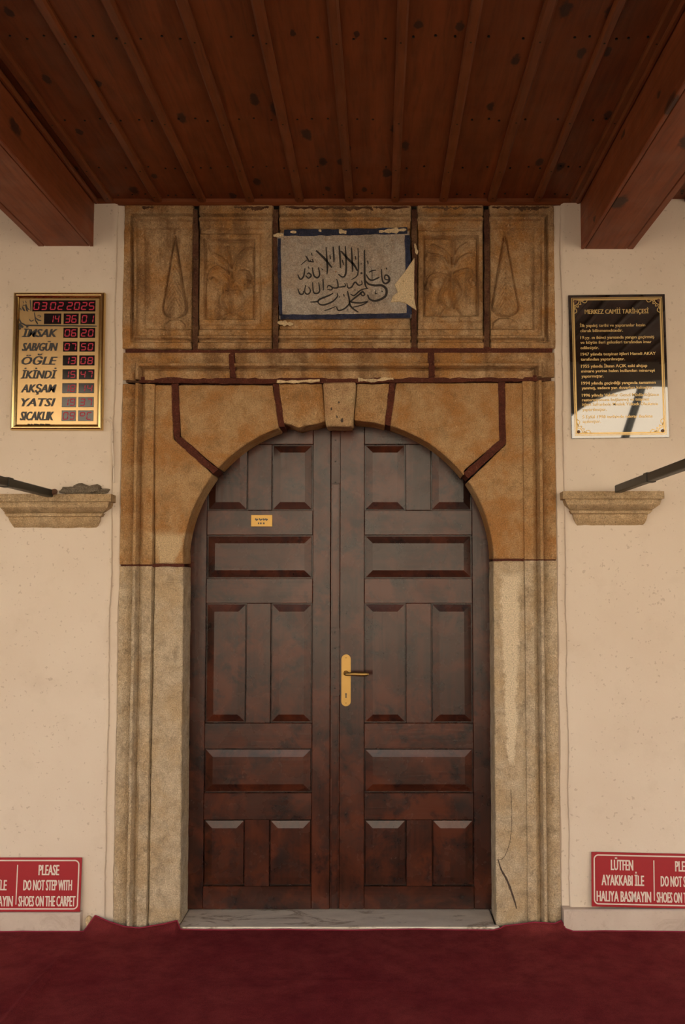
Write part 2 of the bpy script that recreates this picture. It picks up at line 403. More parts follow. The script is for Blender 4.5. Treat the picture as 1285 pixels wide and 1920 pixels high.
# ------------------------------------------------------------------ setting: walls, porch
def wall_back():
    m = MB()
    xl, xr = XC - HE, XC + HE
    for sgn, xe, xo in ((-1, xl, -6.0), (1, xr, 6.0)):
        # uneven plaster coat that turns in at the stone
        nxs = np.concatenate([np.linspace(0, 0.03, 4), np.linspace(0.05, 1.4, 34), np.linspace(1.6, abs(xo - xe), 12)])
        zs = np.linspace(-0.1, ZCE + 0.02, 150)
        V = []; 
        for z in zs:
            e = xe + sgn * (0.012 + 0.007 * nz(0.3, 1.7 * sgn, z, 5) + 0.003 * nz(0.3, 4.1, z, 40))
            V.append((xe - sgn * 0.020, 0.02, z)); V.append((e - sgn * 0.012, -0.004, z)); V.append((e + sgn * 0.018, -0.008, z))
            for d in nxs[0:]:
                x = e + sgn * (0.021 + d)
                yy = YP + 0.004 * nz(x, 0, z, 2.2) + 0.0015 * nz(x, 5, z, 11)
                if d == 0: yy += 0.004
                V.append((x, yy, z))
        k = len(nxs) + 3; F_ = []
        for i in range(len(zs) - 1):
            for j in range(k - 1): F_.append((i * k + j, i * k + j + 1, (i + 1) * k + j + 1, (i + 1) * k + j))
        m.add(V, F_)
        m.box(min(xo, xe + sgn * 0.02), max(xo, xe + sgn * 0.02), 0.03, 0.4, -0.1, 6.5)
        m.box(min(xo, xe), max(xo, xe), 0.02, 0.4, ZCE + 0.02, 6.5)
    m.box(xl - 0.05, xr + 0.05, 0.03, 0.4, ZCE + 0.02, 6.5)
    m.box(xl - 0.05, xr + 0.05, 0.22, 0.4, -0.1, ZCE + 0.05)      # masonry behind the portal
    tag(m.build('wall_back', 'plaster'), kind='structure')
wall_back()

XCOL = [P(1150, 912).x, P(100, 922).x]                  # tie bars, hence the columns
def porch():
    span = XCOL[0] - XCOL[1]; xs = [XCOL[1] - span, XCOL[1], XCOL[0], XCOL[0] + span]
    zs = P(1150, 905).z + 0.05; r = span / 2 - 0.13; zt = ZCE + 0.1
    m = MB()
    for a, b in zip(xs[:-1], xs[1:]):
        c = (a + b) / 2; poly = [(a, zs), (a, zt), (b, zt), (b, zs)]
        poly += [(c + r * math.cos(t), zs + r * 0.98 * math.sin(t)) for t in np.linspace(0, math.pi, 33)]
        m.prism(poly, YA - 0.14, YA + 0.14)
    wf = tag(m.build('wall_front', 'white'), kind='structure')
    for x in xs:
        c = MB(); c.tube([(x, YA, z) for z in (-0.02, 0.06, 0.07, 0.22, 0.24, 1.2, zs - 0.16, zs - 0.14)], [0.19, 0.19, 0.17, 0.17, 0.125, 0.12, 0.11, 0.11], 24)
        c.box(x - 0.19, x + 0.19, YA - 0.19, YA + 0.19, zs - 0.15, zs)
        c.build('column', 'pale', wf)
    box_obj('roof', 'roof', -6.3, 6.3, YA - 0.7, 0.05, ZCE + 0.12, ZCE + 0.26)['kind'] = 'structure'
    m = MB(); m.box(-6, 6, YA - 0.25, 0.2, -0.12, -0.012); tag(m.build('floor', 'paving'), kind='structure')
    m = MB(); m.box(-40, 40, -45, YA - 0.25, -0.42, -0.30); tag(m.build('ground', 'paving'), kind='structure')
    wc = tag(box_obj('wall_courtyard', 'white', -22, 22, -19.4, -19, -0.42, 7.2), kind='structure')
    for k in range(-6, 7):
        for zz_ in (0.9,): box_obj('window_pane', 'screen', k * 3.1 - 0.5, k * 3.1 + 0.5, -19.02, -18.985, zz_, zz_ + 1.5, wc)
    m = MB(); m.tube([(1.52, -6.2, -0.3), (3.35, -6.2, 5.0)], 0.045, 12); m.build('reflection_pole', 'iron', wf)  # unseen leaning pole, added for the dark band reflected in the plaque
porch()

# ------------------------------------------------------------------ ceiling
BAT = [P(x, 376).x for x in (208, 299, 381, 471, 563, 655, 741, 831, 921, 1006, 1073)]
def ceiling():
    c = thing('ceiling', (0, -1.8, ZCE + 0.02), kind='structure')
    step = (BAT[-2] - BAT[1]) / 8
    right = [P(1200, 380).x + step * i for i in range(0, 10)]
    left = [P(72, 465).x - step * (0.4 + i) for i in range(0, 9)]
    lines = sorted(left) + BAT + right
    random.seed(4)
    y0, y1 = -3.45, 0.0
    for a, b in zip(lines[:-1], lines[1:]):
        dz = random.uniform(-0.0015, 0.0015)
        box_obj('ceiling_plank', 'ceil', a + 0.0015, b - 0.0015, y0, y1, ZCE + 0.018 + dz, ZCE + 0.04, c, 0.002)
    nails = MB()
    for x in lines:
        w_ = random.uniform(0.017, 0.020)
        prof = [(-w_, 0.022), (-w_, 0.006), (-w_ * 0.62, 0.0), (w_ * 0.62, 0.0), (w_, 0.006), (w_, 0.022)]
        ys = np.linspace(y0, y1 - 0.001, 24); V = []; n = len(prof)
        for y in ys:
            j = 0.0018 * nz(x, y, 2, 3)
            V += [(x + px_ + j, y, ZCE + pz) for px_, pz in prof]
        Fc = [(i * n + k, i * n + k + 1, (i + 1) * n + k + 1, (i + 1) * n + k) for i in range(len(ys) - 1) for k in range(n - 1)]
        Fc += [tuple(range(n - 1, -1, -1)), tuple(range((len(ys) - 1) * n, len(ys) * n))]
        mesh_obj('ceiling_batten', V, Fc, 'batten', c)
    rows = [P(650, 268, 0).z]
    for yy in (-0.08, -0.37, -0.80, -1.36, -1.9):
        for a, b in zip(lines[:-1], lines[1:]):
            for t in (0.22, 0.5, 0.78):
                if random.random() < 0.82:
                    x = a + (b - a) * t + random.uniform(-0.012, 0.012); y = yy + random.uniform(-0.012, 0.012)
                    nails.tube([(x, y, ZCE + 0.0195), (x, y, ZCE + 0.0145)], 0.0042, 6)
            x = a + random.uniform(-0.004, 0.004); y = yy + random.uniform(-0.01, 0.01)
            nails.tube([(x, y, ZCE + 0.004), (x, y, ZCE - 0.0012)], 0.0036, 6)
    o = nails.build('nail_heads', 'nail', c); o['kind'] = 'stuff'
    # wall trim below the planks
    xl, xr = P(186, 380).x, P(1082, 380).x
    V = []; prof = [(-0.002, 0.03), (-0.030, 0.03), (-0.030, 0.006), (-0.022, 0.0), (-0.014, -0.003), (-0.002, -0.003)]
    xs = np.linspace(xl, xr, 40); n = len(prof)
    for x in xs: V += [(x, y + 0.001 * nz(x, 1, 1, 4), ZCE - 0.004 + z + 0.0015 * nz(x, 7, 1, 3)) for y, z in prof]
    Fc = [(i * n + k, i * n + (k + 1) % n, (i + 1) * n + (k + 1) % n, (i + 1) * n + k) for i in range(len(xs) - 1) for k in range(n)]
    tag(mesh_obj('trim_1', V, Fc, 'trimwood'), kind='structure')
ceiling()

def beam(pxl, pxr, pyb, outer, label):
    x0, x1 = P(pxl, pyb).x, P(pxr, pyb).x; zb = P(pxl, pyb).z
    t = thing('ceiling_beam', ((x0 + x1) / 2, 0, zb), label, 'beam', 'boxed beams under the porch ceiling')
    y0, y1 = -3.42, YP + 0.012
    e = 0.030
    if outer < 0: sx = (x0 + e, x1 - 0.018)
    else: sx = (x0 + 0.018, x1 - e)
    box_obj('soffit_board', 'beam', sx[0] + 0.001, sx[1] - 0.001, y0, y1, zb, zb + 0.02, t, 0.002)
    box_obj('side_board', 'beam', x0, sx[0] - 0.001, y0, y1, zb - 0.001, ZCE + 0.017, t, 0.003)
    box_obj('side_board', 'beam', sx[1] + 0.001, x1, y0, y1, zb - 0.001, ZCE + 0.017, t, 0.003)
    xi = x1 if outer < 0 else x0; sg = 1 if outer < 0 else -1
    m = MB(); m.tube([(xi + sg * 0.012, y, ZCE + 0.003) for y in np.linspace(y0, -0.034, 12)], 0.0125, 10); m.build('bead_moulding', 'batten', t)
beam(75, 178, 465, -1, 'reddish boxed ceiling beam on the left, above the gold prayer-time clock')
beam(1088, 1186, 470, 1, 'reddish boxed ceiling beam on the right, above the black history plaque')

# ------------------------------------------------------------------ stone portal
portal = thing('stone_portal', (XC, 0, 0), 'carved ochre limestone portal with arched opening and red-brown painted joints around the wooden door', 'portal')

PROF = [  # half width (sides), height (top), y
    (HG, ZJ1 + 0.004, 0.020), (HG + 0.005, ZJ1 + 0.007, 0.012), (HG + 0.008, ZJ1 + 0.010, -0.010), (HR0 - 0.024, ZRID - 0.026, -0.017),
    (HR0 - 0.012, ZRID - 0.016, -0.006), (HR0 - 0.004, ZRID - 0.011, 0.004), (HR0 + 0.002, ZRID - 0.008, -0.018), (HR0 + 0.007, ZRID - 0.003, -0.034), (HR1 - 0.004, ZRID + 0.006, -0.036),
    (HR1 + 0.001, ZRID + 0.010, -0.020), (HR1 + 0.006, ZRID + 0.014, 0.004), (HR1 + 0.014, ZRID + 0.021, -0.002), (HR1 + 0.038, ZF - 0.018, -0.018), (HE - 0.006, ZF - 0.004, -0.012), (HE, ZF, 0.03)]
def moulding(path, mat, rough=0.002, name='moulding'):
    """path: list of ('L'|'R', z) | ('T', x) | 'CL' | 'CR'"""
    st = []
    for a, b in zip(path[:-1], path[1:]):
        st.append(a)
        if a == 'CL' or a == 'CR' or b == 'CL' or b == 'CR' or a[0] != b[0]:
            if a not in ('CL', 'CR'):
                zc = ZJ1 if a[0] in 'LR' else None
                if zc is not None:
                    for t in (0.5,): st.append((a[0], a[1] + (zc - 0.001 - a[1]) * t))
                else:
                    xe = XC - HG if b == 'CL' else XC + HG
                    for t in np.linspace(0, 1, 12)[1:-1]: st.append(('T', a[1] + (xe - a[1]) * t))
            elif b not in ('CL', 'CR') and b[0] == 'T':
                xe = XC - HG if a == 'CL' else XC + HG
                for t in np.linspace(0, 1, 12)[1:-1]: st.append(('T', xe + (b[1] - xe) * t))
            continue
        l = abs(b[1] - a[1]); k = max(2, int(l / 0.03))
        for j in range(1, k): st.append((a[0], a[1] + (b[1] - a[1]) * j / k))
    st.append(path[-1])
    V = []; n = len(PROF)
    for s_ in st:
        for hw, zt, y in PROF:
            if s_ == 'CL': x, z = XC - hw, zt
            elif s_ == 'CR': x, z = XC + hw, zt
            elif s_[0] == 'L': x, z = XC - hw, s_[1]
            elif s_[0] == 'R': x, z = XC + hw, s_[1]
            else: x, z = s_[1], zt
            d = nz(x, y * 3, z, 26) * rough + nz(x, 7, z, 7) * rough
            V.append((x + d * 0.7, y + d, z if s_[0] in 'LR' else z + d * 0.7))
    Fc = [(i * n + k, i * n + k + 1, (i + 1) * n + k + 1, (i + 1) * n + k) for i in range(len(st) - 1) for k in range(n - 1)]
    # close the ends with a strip back into the wall
    for e in (0, len(st) - 1):
        base = len(V)
        V += [(V[e * n + k][0], 0.035, V[e * n + k][2]) for k in range(n)]
        Fc += [(e * n + k, e * n + k + 1, base + k + 1, base + k) for k in range(n - 1)]
    return mesh_obj(name, V, Fc, mat, portal, sharp=50)

zJL, zJR = P(285, 1060).z, P(1000, 1050).z
moulding([('L', 0.0), ('L', zJL - 0.004)], 'pale', 0.003)
moulding([('L', zJL + 0.004), ('L', P(250, 721).z)], 'ochre')
moulding([('R', 0.0), ('R', zJR - 0.003)], 'pale', 0.003)
moulding([('R', zJR + 0.003), ('R', P(1020, 716).z)], 'ochre')
xa, xb = P(437, 690).x, P(809, 690).x
moulding([('L', P(250, 712).z), 'CL', ('T', xa - 0.012)], 'frieze')
moulding([('T', xa + 0.012), ('T', xb - 0.013)], 'frieze')
moulding([('T', xb + 0.013), 'CR', ('R', P(1020, 708).z)], 'frieze')

AR = 267.0; AY = 1055.0; AXL, AXR = 609.0, 659.0
def arc(x0, x1, side, n=16):
    c = AXL if side < 0 else AXR
    a0 = math.acos(max(-1, min(1, (x0 - c) / AR))); a1 = math.acos(max(-1, min(1, (x1 - c) / AR)))
    return [(c + AR * math.cos(t), AY - AR * math.sin(t)) for t in np.linspace(a0, a1, n)]
def stone(name, pts, mat, y0=0.0, y1=YD - 0.004, amp=0.0025, bevel=0.004, smooth_from=None):
    poly = rough_line([XZ(*p) for p in pts], 0.03, amp)
    m = MB(); m.prism(poly, y0, y1); return m.build(name, mat, portal, bevel=bevel, sharp=40)
stone('jamb_stone', [(290.5, 1062.5), (344, 1062.5), (337.5, 1736), (278, 1738)], 'pale')
stone('jamb_stone', [(984, 1052), (925.5, 1052), (931, 1738), (993.5, 1738)], 'pale')
stone('arch_stone', [(290.5, 1057), (290, 722), (322, 722), (325, 823), (396, 887)] + arc(398, 343, -1)[0:] + [(344, 1057)], 'ochre')
stone('arch_stone', [(335, 722), (511, 722), (523, 803)] + arc(523, 409, -1)[1:] + [(339, 818)], 'ochre')
stone('arch_stone', [(522, 719), (604, 719), (611, 789), (592, 795), (575, 797), (561, 802), (546, 796), (531, 793)], 'ochre', 0.004)
stone('arch_stone', [(669, 719), (732, 719), (722, 797), (700, 791), (664, 788)], 'ochre', 0.004)
stone('arch_stone', [(743, 718), (935, 718), (937, 826), (871, 881)] + arc(870, 732, 1), 'ochre')
stone('arch_stone', [(984, 1048), (925.5, 1048)] + arc(925.9, 878, 1)[1:] + [(949, 834), (947, 718), (984, 718)], 'ochre')
stone('keystone', [(606, 719), (668, 718), (662.5, 800), (612, 801)], 'keystone', -0.022, 0.12, 0.002, 0.007)
for cx_, cy_, r_ in ((642, 789, 3.6), (632.5, 783, 2.2), (622, 768, 2.4), (636, 756, 2.0)):
    m = MB(); m.prism([XZ(cx_ + r_ * (0.8 + 0.5 * nz(cx_, t, 1, 1.3)) * math.cos(t) * 0.8, cy_ + r_ * 1.4 * (0.8 + 0.5 * nz(cy_, t, 2, 1.3)) * math.sin(t)) for t in np.linspace(0, 6.283, 13)[:-1]], -0.0229, -0.018)
    m.build('worn_mark', 'crack', portal)

# painted joints
def joint(pts, wpx, y=0.0025, name='joint', mat='joint', back=0.03):
    L = rough_line([XZ(*p) for p in pts], 0.006, 0.0025, False)
    wid = [wpx * PX * (1 + (0.22 if name == 'joint' else 0.8) * nz(p[0], 2, p[1], 30) + 0.18 * nz(p[0], 8, p[1], 110)) for p in L]
    m = MB(); m.ribbon(L, wid, y, back); return m.build(name, mat, portal)
joint([(328, 716), (330, 780), (332, 821), (362, 848), (404, 884)], 13, back=0.15)
joint([(516, 714), (521, 750), (528, 800)], 11, back=0.15)
joint([(737, 712), (733, 750), (727, 797)], 12, back=0.15)
joint([(941, 714), (942, 780), (943, 829), (915, 854), (874, 892)], 14, back=0.15)
joint([(262, 713), (430, 714.5), (640, 714), (850, 712), (1007, 710)], 11, -0.0105)
joint([(236, 712), (262, 713)], 9, 0.006, mat='joint2'); joint([(1007, 710), (1034, 708)], 9, 0.006, mat='joint2')
joint([(236, 661), (430, 662), (640, 659), (850, 657), (1036, 657)], 11, -0.006)
joint([(436, 666), (438, 710)], 11, -0.022)
joint([(808, 664), (810, 708)], 12, -0.022)
for x, a in ((366.5, 393), (517, 393), (777, 393), (913, 393)):
    joint([(x, a), (x + 0.8, 520), (x, 660)], 10, -0.002, mat='joint2')
joint([(226, 1060), (345, 1060)], 5, 0.0015); joint([(925, 1050), (1043, 1050)], 4, 0.0015)
# pale chips where the paint has gone
for pts, wd in (([(520, 716), (560, 717), (600, 714)], 5), ([(672, 713), (700, 714), (738, 711)], 6)):
    joint(pts, wd, -0.0135, 'paint_chip', 'chip', 0.0)

# frieze with carved reliefs: height fields
def seg_dist(px, py, pts):
    d = np.full(px.shape, 1e9)
    for (x0, y0), (x1, y1) in zip(pts[:-1], pts[1:]):
        dx, dy = x1 - x0, y1 - y0; L = dx * dx + dy * dy + 1e-9
        t = np.clip(((px - x0) * dx + (py - y0) * dy) / L, 0, 1)
        d = np.minimum(d, np.hypot(px - x0 - t * dx, py - y0 - t * dy))
    return d
def inside(px, py, poly):
    r = np.zeros(px.shape, bool); n = len(poly)
    for i in range(n):
        x0, y0 = poly[i]; x1, y1 = poly[(i + 1) % n]
        c = ((y0 > py) != (y1 > py)) & (px < (x1 - x0) * (py - y0) / (y1 - y0 + 1e-12) + x0)
        r ^= c
    return r
def sm(x): x = np.clip(x, 0, 1); return x * x * (3 - 2 * x)
def frame_h(d):
    """moulded border by distance (px) from the rim of the frieze"""
    return np.interp(d, [0, 13, 16, 19, 21, 25, 27, 38, 41, 200], [0.006, 0.006, -0.018, -0.018, 0.010, 0.010, -0.006, -0.008, -0.022, -0.018])
rng = np.random.RandomState(3)
def vnoise(x, z, s, seed):
    # cheap value noise on a grid
    r = np.random.RandomState(seed).rand(64, 64); u = x * s % 64; v = z * s % 64
    i = np.floor(u).astype(int); j = np.floor(v).astype(int); a = sm(u - i); b = sm(v - j)
    g = lambda p, q: r[p % 64, q % 64]
    return (g(i, j) * (1 - a) + g(i + 1, j) * a) * (1 - b) + (g(i, j + 1) * (1 - a) + g(i + 1, j + 1) * a) * b - 0.5
def frieze_stone(x0, x1, kind):
    zt, zb = ZCE + 0.004, P(634, 655).z
    X0, X1 = P(x0, 520).x, P(x1, 520).x
    nx = int((X1 - X0) / 0.0028); nzv = int((zt - zb) / 0.0028)
    gx, gz = np.meshgrid(np.linspace(X0, X1, nx), np.linspace(zb, zt, nzv))
    px, py = proj(gx, 0.0, gz)
    dl, dr, db, dt = px - 232, 1041 - px, 656 - py, py - 388
    d = np.minimum(db, dt)
    if kind == 'A': d = np.minimum(d, dl)
    if kind == 'E': d = np.minimum(d, dr)
    h = frame_h(d)
    def panel(a, b, c, e, depth=0.012):
        nonlocal h
        q = np.minimum(np.minimum(px - a, b - px), np.minimum(py - c, e - py))
        fil = 0.010 * sm((q + 12) / 4) * (1 - sm((q + 1) / 2.5))
        h = np.where(q > -14, h + fil, h)
        h = np.where(q > 0, h - depth * sm(q / 3) * 0.6 - 0.009 * np.exp(-((q - 2) / 2.0) ** 2), h)
    def relief(pts, wpx, amt):
        nonlocal h
        dd = seg_dist(px, py, catmull(pts, 5)); h = h + amt * (1 - sm(dd / wpx)) - 0.005 * np.exp(-((dd - wpx - 1.5) / 1.5) ** 2)
    def cypress(cx, top, base, hw):
        nonlocal h
        H = base - top
        right = catmull([(0, 0), (0.22, 0.2), (0.55, 0.5), (0.88, 0.78), (1.0, 0.88), (0.85, 0.95), (0.25, 1.0)], 6)
        poly = [(cx + x * hw, top + y * H) for x, y in right] + [(cx - x * hw, top + y * H) for x, y in right[::-1]]
        ins = inside(px, py, poly); dd = seg_dist(px, py, poly + poly[:1])
        sd = np.where(ins, dd, -dd)
        h = h + 0.010 * sm((sd + 0.5) / 5) - 0.013 * np.exp(-((sd + 0.3) / 1.7) ** 2)
        vein = np.abs(((py - top) * 0.9 + np.abs(px - cx) * -1.5) / 9 % 1 - 0.5)
        h = np.where(sd > 3, h - 0.005 * (1 - sm(vein / 0.22)) - 0.003 * np.exp(-((px - cx) / 1.5) ** 2), h)
        ped = [(cx - hw * 0.95, base + 22), (cx - hw * 0.9, base + 12), (cx - hw * 0.45, base + 3), (cx + hw * 0.45, base + 3), (cx + hw * 0.9, base + 12), (cx + hw * 0.95, base + 22)]
        ins = inside(px, py, ped); dd = seg_dist(px, py, ped + ped[:1]); sd = np.where(ins, dd, -dd)
        h = h + 0.006 * sm((sd + 0.5) / 4) - 0.006 * np.exp(-((sd + 0.3) / 1.6) ** 2)
    cB = lambda L: [(370 + a / 8.567, 430 + b / 8.567) for a, b in L]
    cD = lambda L: [(775 + a / 8.862, 420 + b / 8.862) for a, b in L]
    if kind == 'A': cypress(327, 441, 594, 22)
    if kind == 'E': cypress(948, 434, 591, 25)
    if kind == 'B':
        panel(382, 478, 447, 598)
        for L, wd in (([(440, 860), (440, 980), (370, 1090), (400, 1220), (520, 1330)], 3), ([(620, 900), (700, 1020), (740, 1130), (700, 1240), (560, 1330)], 3),
                      ([(530, 1280), (520, 900), (535, 760), (510, 560), (470, 260)], 2.5), ([(540, 780), (440, 650), (310, 580), (200, 650), (180, 780), (240, 850)], 3),
                      ([(580, 760), (700, 650), (820, 680), (850, 800), (780, 880)], 3), ([(530, 620), (400, 450), (280, 380), (200, 260)], 3),
                      ([(560, 620), (640, 430), (720, 330), (850, 260)], 3), ([(440, 980), (640, 960)], 2), ([(380, 1440), (450, 1360), (600, 1350), (700, 1430)], 3),
                      ([(240, 780), (300, 820)], 5), ([(800, 820), (830, 850)], 5), ([(230, 260), (260, 300)], 5), ([(810, 290), (780, 330)], 5)):
            relief(cB(L), wd, 0.011)
    if kind == 'D':
        panel(794, 898, 441, 592)
        for L, wd in (([(590, 860), (520, 1000), (450, 1150), (480, 1290), (580, 1370)], 3), ([(700, 880), (790, 1020), (820, 1130), (740, 1260), (700, 1370)], 3),
                      ([(650, 1350), (640, 1000), (640, 800), (680, 600), (680, 260)], 2.5), ([(640, 800), (560, 620), (440, 500), (260, 480)], 3),
                      ([(630, 720), (590, 500), (480, 400), (330, 320)], 3), ([(690, 700), (780, 560), (900, 480), (1000, 480)], 3), ([(680, 600), (760, 400), (900, 290)], 3),
                      ([(660, 820), (820, 740), (950, 740), (980, 880)], 3), ([(600, 850), (420, 800), (280, 860), (240, 1000)], 3),
                      ([(470, 1500), (540, 1400), (740, 1400), (820, 1490)], 3), ([(240, 1000), (270, 1060)], 5), ([(950, 900), (1000, 960)], 5), ([(260, 490), (240, 540)], 5)):
            relief(cD(L), wd, 0.011)
    h = h + 0.0022 * vnoise(gx, gz, 120, 1) + 0.003 * vnoise(gx, gz, 40, 2) + 0.003 * vnoise(gx, gz, 12, 5)
    rim = np.minimum(np.minimum(gx - X0, X1 - gx), np.minimum(gz - zb, zt - gz))
    yv = -0.004 - h + 0.010 * (1 - sm(rim / 0.006))
    V = list(zip(gx.ravel().tolist(), yv.ravel().tolist(), gz.ravel().tolist()))
    Fc = [(i * nx + j, i * nx + j + 1, (i + 1) * nx + j + 1, (i + 1) * nx + j) for i in range(nzv - 1) for j in range(nx - 1)]
    ring = [j for j in range(nx)] + [i * nx + nx - 1 for i in range(1, nzv)] + [(nzv - 1) * nx + j for j in range(nx - 2, -1, -1)] + [i * nx for i in range(nzv - 2, 0, -1)]
    b = len(V); V += [(V[k][0], 0.03, V[k][2]) for k in ring]; n = len(ring)
    Fc += [(ring[k], b + k, b + (k + 1) % n, ring[(k + 1) % n]) for k in range(n)]
    return mesh_obj('frieze_panel', V, Fc, 'frieze', portal, sharp=60)
frieze_stone(231, 361, 'A')['label'] = 'stone carved with a narrow cypress, left end'
frieze_stone(372, 511.5, 'B')['label'] = 'stone carved with a flowering vase, left'
frieze_stone(522.5, 771.5, 'C')
frieze_stone(782.5, 907.5, 'D')['label'] = 'stone carved with a flowering vase, right'
frieze_stone(918.5, 1041, 'E')['label'] = 'stone carved with a narrow cypress, right end'

for pts, wd in (([(268, 393), (290, 392)], 7), ([(440, 398), (470, 396), (505, 397)], 9), ([(536, 392), (600, 392), (690, 391), (768, 394)], 7), ([(792, 393), (850, 391), (904, 393)], 6), ([(922, 392), (980, 393), (1030, 394)], 7)):
    k_ = 40; top = []; low = []
    for i in range(k_ + 1):
        x = pts[0][0] + (pts[-1][0] - pts[0][0]) * i / k_; e = math.sin(math.pi * i / k_) ** 0.4
        top.append(XZ(x, 389 + 1.5 * nz(x, 1, 4, 0.2)))
        low.append(XZ(x, 390.5 + e * (wd * 0.55 + wd * 0.8 * nz(x, 3, 1, 0.11) + wd * 0.45 * nz(x, 5, 1, 0.4))))
    m = MB(); m.add([(a, -0.0118, b) for a, b in top] + [(a, -0.0118, b) for a, b in low], [(i, i + 1, k_ + 2 + i, k_ + 1 + i) for i in range(k_)]); m.build('old_paint', 'joint2', portal)
# inscription slab
YI = -0.003
m = MB(); m.prism(rough_line([XZ(524, 598), XZ(772, 596), XZ(768, 434), XZ(520, 437)], 0.02, 0.001), YI - 0.001, 0.04)
slab = m.build('inscription_panel', 'slab', portal, bevel=0.002); slab['label'] = 'grey painted slab with black calligraphy and dark blue border'
def strip(pts, wpx, y, mat, name, amp=0.0015, parent=slab, back=None):
    L = rough_line([XZ(*p) for p in pts], 0.005 if name == 'plaster_chip' else 0.01, amp, False)
    k_ = len(L) - 1
    wid = [wpx * PX * (1 + (0.9 if name == 'plaster_chip' else 0.25) * nz(p[0], 2, p[1], 70 if name == 'plaster_chip' else 25)) * ((0.35 + 0.8 * math.sin(math.pi * (0.08 + 0.84 * i / k_))) if name == 'plaster_chip' else 1) for i, p in enumerate(L)]
    m = MB(); m.ribbon(L, wid, y, back if back is not None else y + 0.003); return m.build(name, mat, parent)
strip([(533, 437), (640, 436.5), (764, 433)], 12, YI - 0.004, 'blue', 'painted_border')
strip([(526, 595), (640, 594.5), (770, 592)], 9, YI - 0.004, 'blue', 'painted_border')
strip([(524, 448), (524.5, 520), (527, 592)], 6, YI - 0.004, 'blue', 'painted_border')
strip([(764, 442), (766, 520), (767.5, 590)], 10, YI - 0.0045, 'blue', 'painted_border')
for pts, wd in (([(513, 443), (532, 442)], 6), ([(545, 436), (556, 437)], 5), ([(636, 435), (650, 437)], 8), ([(598, 433), (603, 435)], 4),
                ([(711, 435.5), (735, 433.5), (762, 431.5)], 7), ([(521, 605), (550, 609)], 7), ([(778, 458), (782, 478)], 5)):
    strip(pts, wd, YI - 0.006, 'chip', 'plaster_chip', 0.002)
m = MB(); m.prism(rough_line([XZ(*p) for p in ((777, 484), (777, 560), (781, 583), (760, 569), (748, 566), (733, 568), (737, 556), (746, 549), (740, 535), (760, 510))], 0.008, 0.0016), YI - 0.0075, YI + 0.001)
o = m.build('plaster_patch', 'chip', slab, bevel=0.0015); o['label'] = 'cream torn plaster patch at the edge'
STROKES = [
    (16, [(470, 85), (480, 240), (485, 330), (480, 400)]), (17, [(550, 80), (558, 180), (560, 260)]), (19, [(620, 70), (630, 200), (635, 325)]),
    (17, [(690, 75), (700, 250), (695, 390), (660, 430), (610, 395)]), (17, [(760, 90), (770, 250), (775, 370)]), (13, [(835, 95), (840, 200), (838, 360), (820, 420), (760, 460)]),
    (19, [(910, 120), (912, 300), (912, 440), (920, 520), (942, 562)]), (23, [(355, 125), (430, 195), (480, 250), (535, 320)]), (23, [(640, 130), (720, 220), (790, 290), (830, 360)]),
    (12, [(513, 178), (523, 226)]), (12, [(655, 230), (670, 292)]), (11, [(803, 188), (813, 232)]), (12, [(945, 240), (953, 282)]),
    (15, [(235, 185), (262, 225), (270, 245), (330, 258)]), (10, [(250, 232), (180, 292)]), (11, [(300, 150), (311, 186)]), (10, [(308, 222), (325, 256)]), (9, [(286, 232), (292, 256)]),
    (16, [(228, 330), (212, 420), (175, 455), (145, 400)]), (15, [(235, 410), (268, 442), (300, 412), (272, 384), (250, 398)]),
    (17, [(312, 318), (330, 410), (370, 436), (396, 400), (382, 318)]), (9, [(265, 308), (276, 336)]), (9, [(420, 330), (432, 352)]),
    (15, [(145, 560), (170, 622), (205, 622), (212, 588)]), (14, [(235, 520), (226, 600), (260, 626), (292, 590), (268, 540)]),
    (16, [(315, 490), (326, 600), (365, 616), (396, 588), (386, 490)]), (15, [(435, 448), (440, 582)]),
    (14, [(482, 552), (500, 525), (540, 550), (530, 576), (484, 570)]), (14, [(540, 552), (606, 546), (592, 450)]), (14, [(600, 546), (650, 542), (692, 530), (682, 498)]),
    (18, [(290, 716), (370, 710), (400, 682), (500, 642), (552, 614)]), (16, [(368, 705), (400, 742), (455, 746), (540, 712), (598, 655), (600, 615)]),
    (11, [(450, 816), (520, 792), (582, 766)]), (15, [(590, 768), (612, 812), (680, 792), (730, 742), (742, 700)]),
    (18, [(715, 590), (735, 680), (745, 750), (790, 800), (842, 832)]), (15, [(750, 622), (790, 642), (850, 592), (892, 570), (952, 558)]),
    (17, [(860, 602), (884, 642), (912, 630), (890, 598), (860, 622), (770, 692), (760, 715), (860, 726), (946, 710), (880, 750), (780, 776)]),
    (15, [(708, 498), (722, 552), (762, 545), (802, 488), (840, 522), (882, 510), (876, 470)]), (18, [(1105, 338), (1110, 430), (1126, 490), (1160, 502), (1196, 470), (1185, 420), (1150, 408), (1144, 450), (1192, 464)]),
    (14, [(1158, 322), (1166, 342)]), (16, [(930, 400), (960, 450), (1000, 466), (1060, 442), (1082, 430)]), (13, [(960, 376), (1000, 356), (1046, 350)]), (8, [(995, 330), (998, 462)]),
    (24, [(920, 470), (960, 510), (1030, 525), (1110, 526), (1160, 570), (1155, 640), (1100, 682), (1030, 702), (970, 682), (945, 630)]),
    (13, [(1108, 585), (1116, 602)]), (9, [(1042, 578), (1034, 622), (1062, 610)]), (22, [(870, 376), (882, 394)]), (11, [(666, 624), (682, 652)]), (9, [(870, 272), (882, 284)]),
    (9, [(795, 572), (808, 582)]), (9, [(715, 800), (722, 812)]), (9, [(620, 650), (628, 664)])]
m = MB()
